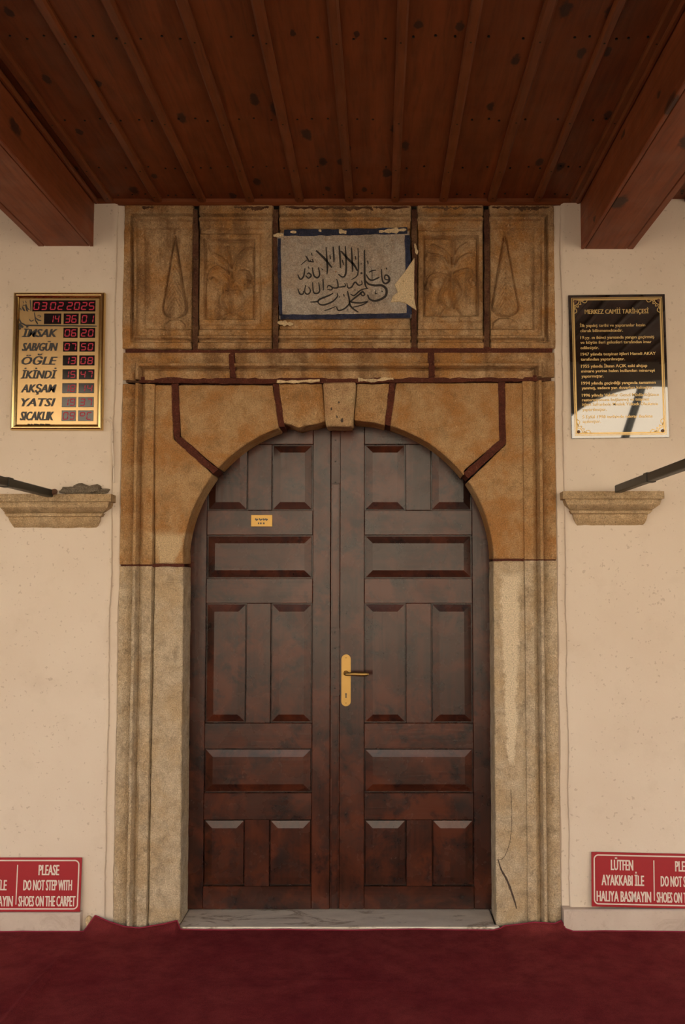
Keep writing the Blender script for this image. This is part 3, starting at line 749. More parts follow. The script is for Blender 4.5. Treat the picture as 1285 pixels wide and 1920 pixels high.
for wd, L in STROKES:
    pts = catmull([(535 + a / 6.119, 450 + b / 6.119) for a, b in L], 6)
    k = len(pts); ww = [wd / 6.119 * PX * (0.45 + 0.75 * math.sin(math.pi * (0.12 + 0.80 * i / max(1, k - 1)))) for i in range(k)]
    m.ribbon([XZ(*p) for p in pts], ww, YI - 0.0026)
m.build('calligraphy', 'ink', slab)

# crack and chipped edge at the foot of the right jamb
m = MB(); L = catmull([XZ(*p) for p in ((934, 1610), (940, 1630), (950, 1648), (958, 1668), (966, 1692), (969, 1704))], 5)
m.ribbon(L, [0.003 + 0.006 * math.sin(math.pi * i / (len(L) - 1)) * (1 + 0.6 * nz(i, 1, 2, 0.9)) for i in range(len(L))], -0.0015, 0.004); m.build('crack', 'crack', portal)
m = MB(); L = catmull([XZ(*p) for p in ((958, 1480), (960, 1540), (956, 1580), (946, 1606), (936, 1612))], 5)
m.ribbon(L, [0.0016 + 0.0012 * nz(i, 5, 2, 0.9) for i in range(len(L))], -0.0012, 0.004); m.build('crack', 'crack', portal)

# ------------------------------------------------------------------ door
door = thing('door_1', (XC, YD, P(634, 1705, YD).z), kind='structure')
def rx(x, y): return P(x, y, YD).x
def rz(y): return P(634, y, YD).z
ROWZ = [(833, 957), (1003, 1085), (1131, 1356), (1403.5, 1487), (1537, 1662)]
def leaf(xs, side):
    """xs at the horizon: outer edge, panel columns, inner edge"""
    xo, a0, a1, b0, b1, xi = [rx(x, 1080) for x in xs]
    zb, zt = rz(1705), rz(760)
    lf = box_obj('door_leaf', 'door', min(xo, xi), max(xo, xi), YD + 0.028, YD + 0.036, zb, zt, door)
    xl, xr = min(xo, xi), max(xo, xi); cl, cr = min(a0, b1), max(a0, b1)
    pc = sorted([(min(a0, a1), max(a0, a1)), (min(b0, b1), max(b0, b1))])
    f0, f1 = YD, YD + 0.030
    box_obj('stile', 'door', xl, cl, f0, f1, zb, zt, lf, 0.0025); box_obj('stile', 'door', cr, xr, f0, f1, zb, zt, lf, 0.0025)
    zz = [rz(a) for r in ROWZ for a in r]
    edges = [zt] + zz + [zb]
    for i in range(0, len(edges), 2):
        box_obj('rail', 'doorx', cl + 0.0006, cr - 0.0006, f0 + 0.0004, f1, edges[i + 1], edges[i], lf, 0.002)
    for r, (ta, tb) in enumerate(ROWZ):
        z1, z0 = rz(ta), rz(tb)
        cols = pc if r in (0, 2, 4) else [(cl, cr)]
        if len(cols) == 2:
            box_obj('mullion', 'door', cols[0][1], cols[1][0], f0 + 0.0002, f1, z0 + 0.0006, z1 - 0.0006, lf, 0.002)
        for (p0, p1) in cols:
            g = 0.0065; bw = 0.031; yb, yf = YD + 0.0105, YD + 0.0025
            V = []
            for k, (d, y) in enumerate(((0.0005, YD + 0.0285), (0.0006, YD + 0.0275), (g, YD + 0.0275), (g + 0.0005, yb), (g + bw, yf + 0.0005), (g + bw + 0.0015, yf))):
                V += [(p0 + d, y, z0 + d), (p1 - d, y, z0 + d), (p1 - d, y, z1 - d), (p0 + d, y, z1 - d)]
            Fc = [(k * 4 + i, k * 4 + (i + 1) % 4, k * 4 + 4 + (i + 1) % 4, k * 4 + 4 + i) for k in range(5) for i in range(4)] + [(20, 21, 22, 23)]
            mesh_obj('raised_panel', V, Fc, 'door' if r in (0, 2, 4) else 'doorx', lf, sharp=12)
    return lf
leafL = leaf((330, 387, 463.5, 508.5, 586.5, 620), -1)
leafR = leaf((948, 886, 808.5, 761.5, 683.5, 637.5), 1)
leafL['label'] = 'left leaf with small brass nameplate'; leafR['label'] = 'right leaf with brass lever handle'
# meeting strip: wide astragal with grooved stretches
xa0, xa1 = rx(620.5, 1080), rx(637.5, 1080)
m = MB(); m.box(xa0, xa1, YD + 0.0, YD + 0.03, rz(1705) + 0.002, rz(760)); m.build('meeting_stile', 'door', door, bevel=0.002)
def astr(py0, py1, wpx):
    xc = rx(629.5, 1080); wv = wpx * PX
    m = MB(); m.box(xc - wv / 2, xc + wv / 2, YD - 0.011, YD + 0.001, rz(py1), rz(py0)); m.build('cover_strip', 'door', door, bevel=0.004, seg=2)
astr(770, 908, 17); astr(908.5, 1176, 11); astr(1176.5, 1305, 17); astr(1305.5, 1703, 11)
nb = MB()
for y in (826, 866, 905, 1185, 1215, 1290, 1430, 1570):
    z = rz(y); x = rx(629, 1080); nb.tube([(x, YD - 0.010, z), (x, YD - 0.0135, z)], 0.0035, 8)
nb.build('strip_nails', 'nail', door)['kind'] = 'stuff'
# nameplate
X0, X1, Z0, Z1 = rx(471, 977), rx(511, 977), rz(987.5), rz(965.5)
npz = box_obj('nameplate', 'brass', X0, X1, YD - 0.003, YD + 0.001, Z0, Z1, leafL, 0.0008)
m = MB()
for k, (a, b, wd) in enumerate(((479, 484, 4), (486, 492, 3.4), (493.5, 497, 3.6), (498, 502, 4.2))): m.ribbon([(rx(a, 977), rz(972.2)), (rx((a + b) / 2, 977), rz(975.4)), (rx(b, 977), rz(973.2))], wd * PX * 0.8, YD - 0.0034)
for a, b in ((484, 486.5), (488, 491), (493.5, 496.5)): m.ribbon([(rx(a, 977), rz(981.5)), (rx(b, 977), rz(981.2))], 3.4 * PX, YD - 0.0034)
m.build('nameplate_marks', 'black', leafL)
# handle: long plate, lever, keyhole
hp = MB(); x0, x1, z0, z1 = rx(640.5, 1270), rx(658, 1270), rz(1324), rz(1227)
xm = (x0 + x1) / 2; rr = (x1 - x0) / 2
poly = [(xm + rr * math.cos(t), z1 - rr + rr * math.sin(t)) for t in np.linspace(0, math.pi, 13)] + [(xm + rr * math.cos(t), z0 + rr + rr * math.sin(t)) for t in np.linspace(math.pi, 2 * math.pi, 13)]
hp.prism(poly, YD - 0.006, YD + 0.001); plate = hp.build('handle_plate', 'brass', leafR, bevel=0.002, seg=2)
hz = rz(1262)
m = MB(); m.tube([(xm, YD - 0.004, hz), (xm, YD - 0.016, hz), (xm, YD - 0.022, hz)], [0.0125, 0.011, 0.0085], 14)
m.tube([(xm, YD - 0.018, hz), (xm, YD - 0.040, hz), (xm + 0.004, YD - 0.049, hz), (xm + 0.012, YD - 0.053, hz), (xm + 0.028, YD - 0.054, hz + 0.001), (xm + 0.040, YD - 0.054, hz + 0.001), (xm + 0.082, YD - 0.053, hz - 0.0005), (xm + 0.098, YD - 0.052, hz), (xm + 0.101, YD - 0.052, hz), (xm + 0.106, YD - 0.052, hz)],
       [0.0075, 0.0075, 0.0078, 0.0078, 0.0072, 0.0092, 0.0098, 0.0088, 0.006, 0.0045], 14)
m.build('lever_handle', 'brass', leafR)
kz = rz(1303)
m = MB(); m.prism([(xm + 0.0042 * math.cos(t), kz + 0.005 + 0.0042 * math.sin(t)) for t in np.linspace(-0.9, math.pi + 0.9, 12)] + [(xm - 0.0028, kz - 0.013), (xm + 0.0028, kz - 0.013)], YD - 0.0068, YD - 0.004); m.build('keyhole', 'black', leafR)
for y in (1233, 1318):
    m = MB(); m.tube([(xm, YD - 0.005, rz(y)), (xm, YD - 0.008, rz(y)), (xm, YD - 0.009, rz(y))], [0.0038, 0.0036, 0.002], 10); m.build('screw', 'brass', leafR)

# threshold
zt_ = rz(1706); y_f = -0.040
xa, xb = P(332, 1738, y_f).x, P(940, 1738, y_f).x
poly = [(XC - HO + 0.004, YD + 0.03), (XC - HO + 0.004, 0.0), (XC - HO - 0.004, -0.008), (xa + 0.012, y_f + 0.012), (xa + 0.02, y_f), (xb - 0.012, y_f), (xb, y_f + 0.010), (XC + HO + 0.006, -0.006), (XC + HO - 0.004, 0.0), (XC + HO - 0.004, YD + 0.03)]
pl = []
for i in range(len(poly)):
    pl.append(poly[i])
    if i == 4:
        for t in np.linspace(0, 1, 26)[1:-1]:
            x = poly[4][0] + (poly[5][0] - poly[4][0]) * t; pl.append((x, y_f + 0.0025 * nz(x, 1, 3, 9)))
n = len(pl); zb = -0.005
m = MB(); m.add([(x, y, zt_) for x, y in pl] + [(x, y, zb) for x, y in pl], [tuple(range(n)), tuple(range(2 * n - 1, n - 1, -1))] + [(i, (i + 1) % n, n + (i + 1) % n, n + i) for i in range(n)])
tag(m.build('marble_threshold', 'marble', bevel=0.006, seg=2), 'pale marble threshold slab with brown smudges below the double door', 'threshold')

# ------------------------------------------------------------------ skirting
YB = -0.062
def skirting(name, xa, xb, ztop, open_end):
    m = MB(); xs = np.linspace(xa, xb, 30); V = []; prof = [(YP + 0.02, -0.01), (YB, -0.01), (YB, ztop - 0.006), (YB + 0.006, ztop), (YP + 0.02, ztop)]
    n = len(prof)
    for x in xs: V += [(x, y + (0.0015 * nz(x, 2, 2, 8) if y == YB else 0), z + (0.002 * nz(x, 5, 2, 6) if z > 0 else 0)) for y, z in prof]
    Fc = [(i * n + k, i * n + (k + 1) % n, (i + 1) * n + (k + 1) % n, (i + 1) * n + k) for i in range(len(xs) - 1) for k in range(n)]
    Fc += [tuple(range(n - 1, -1, -1)), tuple(range((len(xs) - 1) * n, len(xs) * n))]
    m.add(V, Fc); return tag(m.build(name, 'base'), kind='structure')
zsl = P(100, 1712, YB).z; zsr = P(1100, 1706, YB).z
skirting('baseboard_left', -5.9, P(150, 1725, YB).x, zsl, 1)
skirting('baseboard_right', P(1058, 1725, YB).x, 5.9, zsr, -1)

# ------------------------------------------------------------------ carpet
def carpet():
    xL, xR = -3.6, 3.4
    kx = [(xL, YB - 0.004, 0.0), (P(148, 1740, YB).x, YB - 0.004, 0.0), (P(158, 1740, YB).x, YB - 0.002, 0.0), (P(180, 1735, -0.03).x, -0.028, P(181, 1716, -0.028).z),
          (P(205, 1735, -0.03).x, -0.028, P(205, 1727, -0.028).z), (P(235, 1740, -0.03).x, -0.028, P(235, 1737, -0.028).z), (P(265, 1740, -0.03).x, -0.028, 0.006), (P(310, 1735, -0.03).x, -0.020, P(310, 1731, -0.02).z),
          (P(334, 1728, -0.02).x, -0.02, P(334, 1724, -0.02).z), (P(338, 1740, y_f).x, y_f - 0.004, 0.004), (P(345, 1740, y_f).x, y_f - 0.004, 0.0), (P(925, 1740, y_f).x, y_f - 0.004, 0.0), (P(938, 1738, y_f).x, y_f - 0.004, 0.006),
          (P(946, 1736, -0.03).x, -0.024, P(946, 1734, -0.024).z), (P(965, 1736, -0.03).x, -0.028, P(965, 1733, -0.028).z), (P(1000, 1736, -0.03).x, -0.030, P(1000, 1729, -0.03).z), (P(1040, 1736, -0.03).x, -0.028, P(1040, 1731, -0.028).z), (P(1052, 1736, -0.03).x, -0.03, P(1052, 1726, -0.03).z),
          (P(1060, 1740, YB).x, YB - 0.004, 0.012), (P(1075, 1745, YB).x, YB - 0.004, 0.0), (xR, YB - 0.004, 0.0)]
    KX = [k[0] for k in kx]; KY = [min(k[1], -0.044) for k in kx]; KZ = [max(0, k[2]) for k in kx]
    xs = np.unique(np.concatenate([np.linspace(xL, -1.6, 20), np.linspace(-1.6, 1.5, 420), np.linspace(1.5, xR, 20), KX]))
    s = np.concatenate([np.linspace(0, 0.10, 14), np.linspace(0.12, 1.1, 60), np.linspace(1.2, 3.3, 20)])
    # wrinkle running from the left foreground towards the wall
    w0, w1 = PF(108, 1805), PF(-60, 2000)
    w2, w3 = PF(-50, 1838), PF(1285, 1845)
    nxx, nss = len(xs), len(s); V = []
    for x in xs:
        yb = float(np.interp(x, KX, KY)); ze = float(np.interp(x, KX, KZ))
        if abs(ze) < 1e-6: ze = 0.0
        for d in s:
            y = yb - d
            z = 0.003 + 0.003 * nz(x, y, 0, 3.5) + 0.0012 * nz(x, y, 4, 14)
            z += ze * math.exp(-(d / 0.035) ** 1.5)
            a = ((x - w0.x) * (w1.x - w0.x) + (y - w0.y) * (w1.y - w0.y)) / ((w1.x - w0.x) ** 2 + (w1.y - w0.y) ** 2)
            nxw, nyw = (w1.y - w0.y), -(w1.x - w0.x); ln = math.hypot(nxw, nyw)
            q = ((x - w0.x) * nxw + (y - w0.y) * nyw) / ln
            if a > -0.2: z += 0.020 * math.exp(-(q / 0.018) ** 2) * min(1, max(0, (a + 0.2) / 0.5))
            q2 = y - (w2.y + (w3.y - w2.y) * (x - w2.x) / (w3.x - w2.x)); z += 0.003 * math.exp(-(q2 / 0.012) ** 2) * (0.6 + 0.8 * nz(x, 0, 9, 2))
            V.append((x, y, z))
    Fc = [(i * nss + j, (i + 1) * nss + j, (i + 1) * nss + j + 1, i * nss + j + 1) for i in range(nxx - 1) for j in range(nss - 1)]
    # thickness along the wall edge
    b = len(V); V += [(V[i * nss][0], V[i * nss][1] + 0.001, -0.009 if KZ[0] > 1 else V[i * nss][2] - 0.012) for i in range(nxx)]
    Fc += [(i * nss, b + i, b + i + 1, (i + 1) * nss) for i in range(nxx - 1)]
    c = thing('carpet', (0, -1.5, 0), 'worn maroon carpet covering the porch floor up to the marble threshold', 'carpet')
    mesh_obj('carpet_sheet', V[:], Fc, 'carpet', c, sharp=80)
    m = MB(); L = [(V[i * nss][0], V[i * nss][1], V[i * nss][2] + 0.001) for i in range(nxx) if -2.2 < V[i * nss][0] < 2.0]
    m.tube(L, 0.0033, 6); m.build('edge_binding', 'hem', c)
carpet()
# rubble left in the corner beside the left skirting
m = MB(); p = P(168, 1730, -0.03)
bm = bmesh.new(); bmesh.ops.create_icosphere(bm, subdivisions=3, radius=0.02)
for v in bm.verts:
    v.co *= 1 + 0.35 * nz(v.co.x, v.co.y, v.co.z, 60); v.co.z *= 1.5; v.co.x *= 0.8
m.add([(v.co.x + p.x, v.co.y + p.y, v.co.z + 0.028) for v in bm.verts], [tuple(v.index for v in f.verts) for f in bm.faces]); bm.free()
tag(m.build('mortar_lump', 'chip'), 'small pale mortar lump beside the end of the left marble skirting', 'rubble')

# ------------------------------------------------------------------ corbels and tie bars
def corbel(rows, label):
    c = P((rows[0][1] + rows[0][2]) / 2, rows[-1][0])
    t = thing('stone_corbel', (c.x, 0, c.z), label, 'corbel', 'moulded corbels beside the portal')
    V = []; Fc = []; K = 26
    for (py, xl, xr, Y) in rows:
        a = P(xl, py, Y); b = P(xr, py, Y)
        ring = [(a.x + 0.004, YP + 0.03, a.z)] + [(a.x + (b.x - a.x) * k / (K - 1), Y, a.z) for k in range(K)] + [(b.x - 0.004, YP + 0.03, a.z)]
        for (x, y, z) in ring:
            d = 0.002 * nz(x, y, z, 30) + 0.0025 * nz(x, 3, z, 9)
            V.append((x + d, y + d if y < 0 else y, z + d * 0.6))
    n = K + 2
    for i in range(len(rows) - 1): Fc += [(i * n + k, i * n + k + 1, (i + 1) * n + k + 1, (i + 1) * n + k) for k in range(n - 1)]
    Fc += [tuple(range(n)), tuple(range(len(rows) * n - 1, (len(rows) - 1) * n - 1, -1))]
    mesh_obj('corbel_block', V, Fc, 'corbel', t, sharp=30)
    return t
base_rows = [(921, 0, 0, -.098), (935, 0, 0, -.098), (936, 4, 5, -.086), (939, 5, 6, -.090), (946, 7, 8, -.086), (953, 12, 18, -.066), (956.5, 14, 24, -.052), (957.5, 13, 22, -.066), (963, 16, 27, -.066), (964, 18, 31, -.050), (972, 20, 32, -.048), (980, 24, 36, -.036), (985, 27, 41, -.024)]
corbel([(a, 1056 + l, 1246 - r, y) for a, l, r, y in base_rows], 'moulded stone corbel below the black history plaque, iron bar resting on it')
cl_ = corbel([(a + 5, -9 + l * 1.35, 208 - r * 0.68, y) for a, l, r, y in base_rows], 'moulded stone corbel below the gold clock, grey mortar smeared on top')
bm = bmesh.new(); bmesh.ops.create_icosphere(bm, subdivisions=4, radius=1.0); m = MB(); p = P(158, 920, -0.035)
for v in bm.verts:
    k = 1 + 0.35 * nz(v.co.x, v.co.y, v.co.z, 2.2) + 0.2 * nz(v.co.x, v.co.y, v.co.z, 6)
    v.co = Vector((v.co.x * 0.100 * k, v.co.y * 0.034 * k, v.co.z * 0.026 * k + 0.010 * nz(v.co.x * 3, 1, 1)))
m.add([(v.co.x + p.x, v.co.y + p.y, v.co.z + p.z) for v in bm.verts], [tuple(v.index for v in f.verts) for f in bm.faces]); bm.free()
m.build('mortar_patch', 'mortar', cl_, sharp=70)

def tie_bar(px, py, label, rust):
    c = P(px, py, -0.1); h = 0.0165
    t = thing('tie_bar', (c.x, -0.05, c.z), label, 'iron bar', 'iron tie bars of the porch')
    y0, y1 = YA + 0.05, -0.1005
    box_obj('bar', 'iron', c.x - h, c.x + h, y0, y1, c.z - h, c.z + h, t, 0.003)
    m = MB(); m.box(c.x - h - 0.0025, c.x + h + 0.0025, -0.62, -0.57, c.z - h - 0.0025, c.z + h + 0.0025); m.build('weld_band', 'iron', t, bevel=0.0015)
    if rust:
        m = MB(); m.tube([(c.x + 0.010, -0.104, c.z + 0.004), (c.x + 0.028, -0.108, c.z + 0.008), (c.x + 0.034, -0.110, c.z + 0.009)], [0.013, 0.012, 0.008], 8); m.build('rusty_stub', 'rust', t)
tie_bar(1160, 917, 'dark green iron tie bar running forward from the right-hand corbel', False)
tie_bar(93, 925, 'dark green iron tie bar with rusty stub running forward from the left-hand corbel', True)

# ------------------------------------------------------------------ prayer-time clock
def seg_digit(mb, ch, x, z, w_, h_, y, sl=0.12, th=0.2):
    on = {'0': 'abcdef', '1': 'bc', '2': 'abged', '3': 'abgcd', '4': 'fgbc', '5': 'afgcd', '6': 'afgedc', '7': 'abc', '8': 'abcdefg', '9': 'abcdfg', 'o': 'abgf', 'C': 'adef'}.get(ch, '')
    t = th * w_; g = 0.05 * w_
    R = {'a': (t * .6, h_ - t, w_ - t * .6, h_), 'd': (t * .6, 0, w_ - t * .6, t), 'g': (t * .6, h_ / 2 - t / 2, w_ - t * .6, h_ / 2 + t / 2),
         'f': (0, h_ / 2 + g, t, h_ - t * .5), 'b': (w_ - t, h_ / 2 + g, w_, h_ - t * .5), 'e': (0, t * .5, t, h_ / 2 - g), 'c': (w_ - t, t * .5, w_, h_ / 2 - g)}
    for s_ in on:
        a, b, c, d = R[s_]; e = t * 0.35
        pts = [(a + e, b), (c - e, b), (c, b + e), (c, d - e), (c - e, d), (a + e, d), (a, d - e), (a, b + e)]
        mb.add([(x + p + q * sl, y, z + q) for p, q in pts], [tuple(range(8))])
def clock():
    Y = -0.05
    x0, x1 = P(22, 676, Y).x, P(193.5, 676, Y).x; z0, z1 = P(108, 806, Y).z, P(108, 548, Y).z
    t = thing('prayer_time_clock', ((x0 + x1) / 2, YP, z0), 'gold framed digital prayer-time clock with red numerals on the left wall', 'clock')
    W, H = x1 - x0, z1 - z0
    def U(px, py):     # photo pixel -> place on the face, taking out the lean of the picture
        v = (py - 548) / 258.0; l = 25 - 6.5 * v; r = 197 - 6.5 * v
        return x0 + (px - l) / (r - l) * W, z1 - v * H
    fr = 0.026
    box_obj('back_case', 'goldface', x0 + 0.006, x1 - 0.006, -0.038, YP + 0.004, z0 + 0.006, z1 - 0.006, t)
    prof = [(0.0, -0.018), (0.0, -0.046), (0.005, -0.053), (0.012, -0.055), (0.017, -0.051), (0.020, -0.046), (0.026, -0.040), (0.026, -0.030)]
    for c in range(4):       # four mitred rails
        V = []
        for d, y in prof:
            q = [(x0 + d, z0 + d), (x1 - d, z0 + d), (x1 - d, z1 - d), (x0 + d, z1 - d)]
            a, b = q[c], q[(c + 1) % 4]; V += [(a[0], y, a[1]), (b[0], y, b[1])]
        Fc = [(2 * i, 2 * i + 1, 2 * i + 3, 2 * i + 2) for i in range(len(prof) - 1)]
        mesh_obj('frame_rail', V, Fc, 'goldframe', t, sharp=60)
    fy = -0.0395
    face = box_obj('face_sheet', 'goldface', x0 + fr - 0.003, x1 - fr + 0.003, fy, -0.030, z0 + fr - 0.003, z1 - fr + 0.003, t)
    def window(a, b, c, d, txt, slots, lead=0.0):
        (xa, zb), (xb, zt) = U(a, d), U(c, b)
        m = MB(); m.prism([(xa, zb), (xb, zb), (xb, zt), (xa, zt)], fy - 0.0012, fy + 0.001)
        wn_ = m.build('display_window', 'screen', t, bevel=0.0008)
        Wd, Hd = xb - xa, zt - zb
        for ch, u in zip(txt, slots):
            m = MB(); seg_digit(m, ch, xa + u * Wd, zb + Hd * 0.12, lead or Wd * 0.36, Hd * 0.72, fy - 0.0016)
            m.build('lit_digit', 'led', wn_)
    window(59, 562, 179, 583, '03022025', [0.015, 0.135, 0.275, 0.395, 0.54, 0.655, 0.77, 0.885], 0.026)
    window(81, 587, 114, 607, '14', [0.28, 0.60], 0.020); window(118, 587, 147, 607, '36', [0.08, 0.50], 0.0235); window(150, 587, 178, 607, '01', [0.06, 0.52], 0.0235)
    rows = [(614, 633, '06', '20', 'İMSAK', 39, 107), (640, 659, '07', '50', 'SAB/GÜN', 39, 108), (666, 685, '13', '08', 'ÖĞLE', 38, 107), (692, 711, '15', '47', 'İKİNDİ', 37, 106),
            (718, 737, '18', '14', 'AKŞAM', 37, 105), (744, 763, '19', '37', 'YATSI', 37, 103), (769, 789, '09', 'oC', 'SICAKLIK', 35, 100)]
    for i, (a, b, h_, mi, txt, l, r) in enumerate(rows):
        s_ = -(a - 614) / 26 * 0.66
        window(117.5 + s_, a, 145 + s_, b, h_, [0.07, 0.52], 0.0235); window(148.5 + s_, a, 178 + s_, b, mi, [0.07, 0.52], 0.0235)
        (xa, za), (xb, zb) = U(l, b - 1.5), U(r, a + 2.5)
        m = MB(); put_text(m, txt, xa, xb, za, zb, fy - 0.0008, bold=0.006, shear=0.28, heavy=0.06); m.build('lettering', 'black', t)
    # dividing line and calligraphy at the upper left
    m = MB(); m.ribbon([U(34, 596), U(38, 605), U(47, 609.5), U(110, 610), U(181, 611)], [1.2 * PX, 3 * PX, 3 * PX, 2.5 * PX, 2.5 * PX], fy - 0.0008)
    for L, wd in (([(55, 561), (56, 570), (56.5, 582)], 2), ([(47, 569), (50, 577), (54, 580)], 2), ([(46.5, 572), (48.5, 580), (51, 583)], 2), ([(40, 574), (43, 580), (45, 582)], 3), ([(36, 577), (39, 581)], 2), ([(41, 564), (43, 567)], 1.5), ([(46, 563), (48, 567)], 1.5), ([(41, 572), (47, 571)], 1.5),
                  ([(63, 585), (64, 592), (65, 600), (69, 607)], 1.8), ([(53.5, 598), (57, 601.5), (62, 599)], 2), ([(65, 595), (70, 599), (76, 600.5)], 2.5), ([(69, 592), (72, 590), (75, 593), (71, 594)], 1.6), ([(65, 600), (68, 604), (70, 607)], 2),
                  ([(34, 606), (37, 610), (42, 613)], 5), ([(34, 614), (37, 617)], 4)):
        pts = catmull(L, 5); m.ribbon([U(*p) for p in pts], [wd * PX * (0.5 + 0.6 * math.sin(math.pi * (0.1 + 0.8 * i / (len(pts) - 1)))) for i in range(len(pts))], fy - 0.0008)
    m.build('calligraphy', 'black', t)
    m = MB()
    for a, b in ((50, 55), (56.5, 59), (62, 71), (73, 81), (83, 92)): m.ribbon([U(a, 795), U(b, 795.6)], 2.6 * PX, fy - 0.0008)
    for a, b in ((112, 118), (120, 130), (133, 140), (142, 158)): m.ribbon([U(a, 796.4), U(b, 796.8)], 1.3 * PX, fy - 0.0008)
    m.build('maker_marks', 'ink', t)['kind'] = 'stuff'
    # painted-over cable from the clock to the portal edge
    L = [P(*q, YP - 0.002) for q in ((191, 785), (200, 786), (207, 791), (210, 800), (211, 830), (213, 870), (213.5, 905))]
    m = MB(); m.tube(catmull([tuple(p) for p in L], 5), 0.0042, 8); m.build('cable', 'plaster', t)
clock()

# ------------------------------------------------------------------ history plaque
def plaque():
    Y = YP - 0.012
    c = P(1162.3, 686, Y); W = P(1253.3, 686, Y).x - P(1071.2, 686, Y).x; H = P(1162, 551.5, Y).z - P(1162, 820.5, Y).z
    x0, z0 = c.x - W / 2, c.z - H / 2
    t = thing('history_plaque', (c.x, YP - 0.004, z0), 'polished black wall plaque with gold border and gold lettering', 'plaque')
    body = box_obj('plaque_board', 'plaque', x0, x0 + W, Y, YP + 0.004, z0, z0 + H, t, 0.0012)
    def U(px, py):
        # corners of the plaque as seen: TL 1067,554  TR 1249,549  BR 1258,820  BL 1075,821
        v = (py - 551.5) / 269.0
        for _ in range(3):
            l = 1067 + 8 * v; r = 1249 + 9 * v; u = (px - l) / (r - l); tp = 554 - 5 * u; bt = 821 - 1 * u; v = (py - tp) / (bt - tp)
        return x0 + u * W, z0 + (1 - v) * H
    y = Y - 0.0006
    def fr(d0, d1): # border ring
        m = MB(); q = []
        for d in (d0, d1): q += [(x0 + d, y, z0 + d), (x0 + W - d, y, z0 + d), (x0 + W - d, y, z0 + H - d), (x0 + d, y, z0 + H - d)]
        m.add(q, [(i, (i + 1) % 4, 4 + (i + 1) % 4, 4 + i) for i in range(4)]); return m
    m = fr(0.013, 0.016); q = fr(0.0185, 0.026); m.add(q.v, q.f); m.build('gold_border', 'goldprint', t)
    # scroll ornament in each corner
    for cx_, sx in ((x0, 1), (x0 + W, -1)):
        for cz, sz in ((z0, 1), (z0 + H, -1)):
            m = MB()
            for L, wd in (([(0.024, 0.086), (0.036, 0.078), (0.034, 0.066), (0.026, 0.062), (0.034, 0.054), (0.044, 0.056), (0.043, 0.046)], 0.0035),
                          ([(0.086, 0.024), (0.078, 0.036), (0.066, 0.034), (0.062, 0.026), (0.054, 0.034), (0.056, 0.044), (0.046, 0.043)], 0.0035),
                          ([(0.026, 0.048), (0.036, 0.046), (0.046, 0.036), (0.048, 0.026)], 0.004), ([(0.026, 0.070), (0.030, 0.058), (0.026, 0.052)], 0.003), ([(0.070, 0.026), (0.058, 0.030), (0.052, 0.026)], 0.003)):
                m.ribbon([(cx_ + sx * a, cz + sz * b) for a, b in catmull(L, 6)], wd, y)
            m.build('corner_scroll', 'goldprint', t)
            m = MB(); sxp, szp = cx_ + sx * 0.030, cz + sz * 0.030
            m.tube([(sxp, Y + 0.002, szp), (sxp, Y - 0.004, szp), (sxp, Y - 0.0065, szp)], [0.0075, 0.0072, 0.004], 12); m.build('screw', 'rust', t)
    lines = [('MERKEZ CAMİİ TARİHÇESİ', 1098, 1218.5, 585, 8.6, 0.012), ('İlk yapılış tarihi ve yaptıranlar kesin', 1089, 1212, 611, 5.6, 0), ('olarak bilinmemektedir.', 1089.5, 1170, 620.5, 5.6, 0),
             ('19.yy. ın ikinci yarısında yangın geçirmiş', 1090, 1229, 633.5, 5.6, 0), ('ve köyün ileri gelenleri tarafından imar', 1090, 1224, 642.5, 5.6, 0), ('edilmiştir.', 1090.3, 1125, 652.5, 5.6, 0),
             ('1947 yılında tezyinat işleri Hamdi AKAY', 1090.8, 1232, 664.5, 5.6, 0), ('tarafından yaptırılmıştır.', 1091, 1174, 674, 5.6, 0),
             ('1955 yılında İhsan AÇIK eski ahşap', 1091.5, 1216, 687, 5.6, 0), ('minare yerine halen kullanılan minareyi', 1092, 1230, 696, 5.6, 0), ('yaptırmıştır.', 1092.3, 1134, 705.5, 5.6, 0),
             ('1994 yılında geçirdiği yangında tamamen', 1092.5, 1232, 718.5, 5.6, 0), ('yanmış, sadece yan duvarları kalmıştır.', 1093, 1228, 727.5, 5.6, 0),
             ('1996 yılında Vakıflar Genel Müdürlüğünce', 1093.3, 1238, 741, 5.6, 0), ('restorasyonuna başlanmış ve tezyinat', 1093.6, 1220, 749.5, 5.6, 0), ('işleri Safranbolu Meslek Yüksek Okulunca', 1094, 1236, 758, 5.6, 0), ('yaptırılmıştır.', 1094.3, 1140, 767.5, 5.6, 0),
             ('5 Eylül 1998 tarihinde tekrar ibadete', 1094.5, 1226, 781, 5.6, 0), ('açılmıştır.', 1095, 1129, 789.5, 5.6, 0)]
    for txt, a, b, yc, hh, bold in lines:
        mid = (a + b) / 2
        (xa, za), (xb, zb) = U(a, yc + hh / 2), U(b, yc - hh / 2 - (b - a) * 0.012)
        m = MB(); put_text(m, txt, xa, xb, za, za + hh * PX, y, bold=0.004, heavy=0.035); m.build('lettering', 'goldprint', t)
    t.rotation_euler = (0, math.radians(-0.75), 0)
plaque()

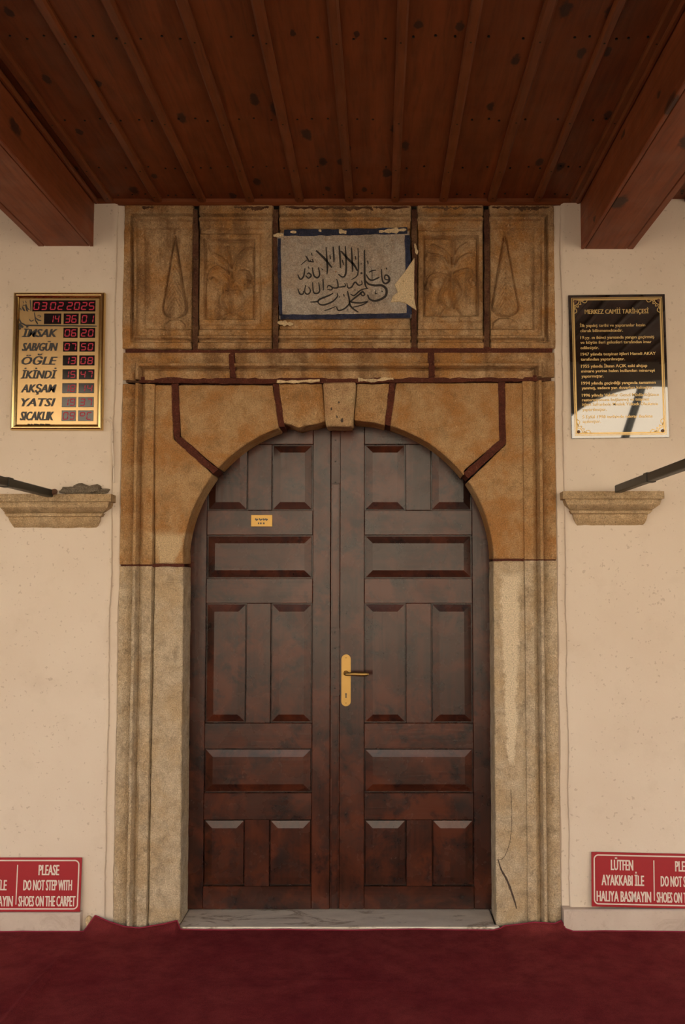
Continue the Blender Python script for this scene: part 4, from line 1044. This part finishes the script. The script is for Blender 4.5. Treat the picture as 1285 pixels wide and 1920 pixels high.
# ------------------------------------------------------------------ carpet notices
def notice(pxa, pxb, pyt, pyb, ztop, label, tilt=0.0):
    yb = YB + 0.016; yt = YP - 0.008
    x0, x1 = P(pxa, (pyt + pyb) / 2, yb).x, P(pxb, (pyt + pyb) / 2, yb).x
    H = (pyb - pyt) * PX * 0.985; xm = (x0 + x1) / 2
    t = thing('notice_board', (xm, yb, ztop), label, 'sign', 'red carpet notices on the skirting')
    z0 = ztop; z1 = z0 + H; W = x1 - x0
    box_obj('board', 'signred', x0, x1, yb - 0.004, yb, z0, z1, t, 0.0008)
    y = yb - 0.0046
    m = MB(); d = 0.012; r = 0.018; path = []
    for cx_, cz, a0 in ((x1 - d - r, z1 - d - r, 0), (x0 + d + r, z1 - d - r, 90), (x0 + d + r, z0 + d + r, 180), (x1 - d - r, z0 + d + r, 270)):
        path += [(cx_ + r * math.cos(math.radians(a0 + k * 15)), cz + r * math.sin(math.radians(a0 + k * 15))) for k in range(7)]
    path.append(path[0]); path.append(path[1]); m.ribbon(path, 0.0055, y); m.ribbon([(xm - 0.004, z0 + 0.03), (xm - 0.004, z1 - 0.03)], 0.0045, y)
    m.build('white_border', 'signwhite', t)
    def col(xa, xb, rows):
        for (txt, u0, u1), zc in zip(rows, (0.77, 0.49, 0.195)):
            m = MB(); hh = 0.19 * H
            put_text(m, txt, xa + (xb - xa) * u0, xa + (xb - xa) * u1, z0 + H * zc - hh / 2, z0 + H * zc + hh / 2, y, bold=0.004, heavy=0.028); m.build('lettering', 'signwhite', t)
    col(x0 + 0.012, xm - 0.006, [('LÜTFEN', 0.28, 0.66), ('AYAKKABI İLE', 0.12, 0.84), ('HALIYA BASMAYIN', 0.035, 0.955)])
    col(xm - 0.002, x1 - 0.012, [('PLEASE', 0.34, 0.68), ('DO NOT STEP WITH', 0.10, 0.90), ('SHOES ON THE CARPET', 0.03, 0.965)])
    t.rotation_euler = (-math.atan2(yt - yb, H), math.radians(tilt), 0)
notice(-86, 151.5, 1612, 1708, zsl + 0.0012, 'red and white bilingual carpet notice standing on the left marble skirting')
notice(1109, 1347, 1604, 1701, zsr + 0.004, 'red and white bilingual carpet notice standing on the right marble skirting', 1.2)
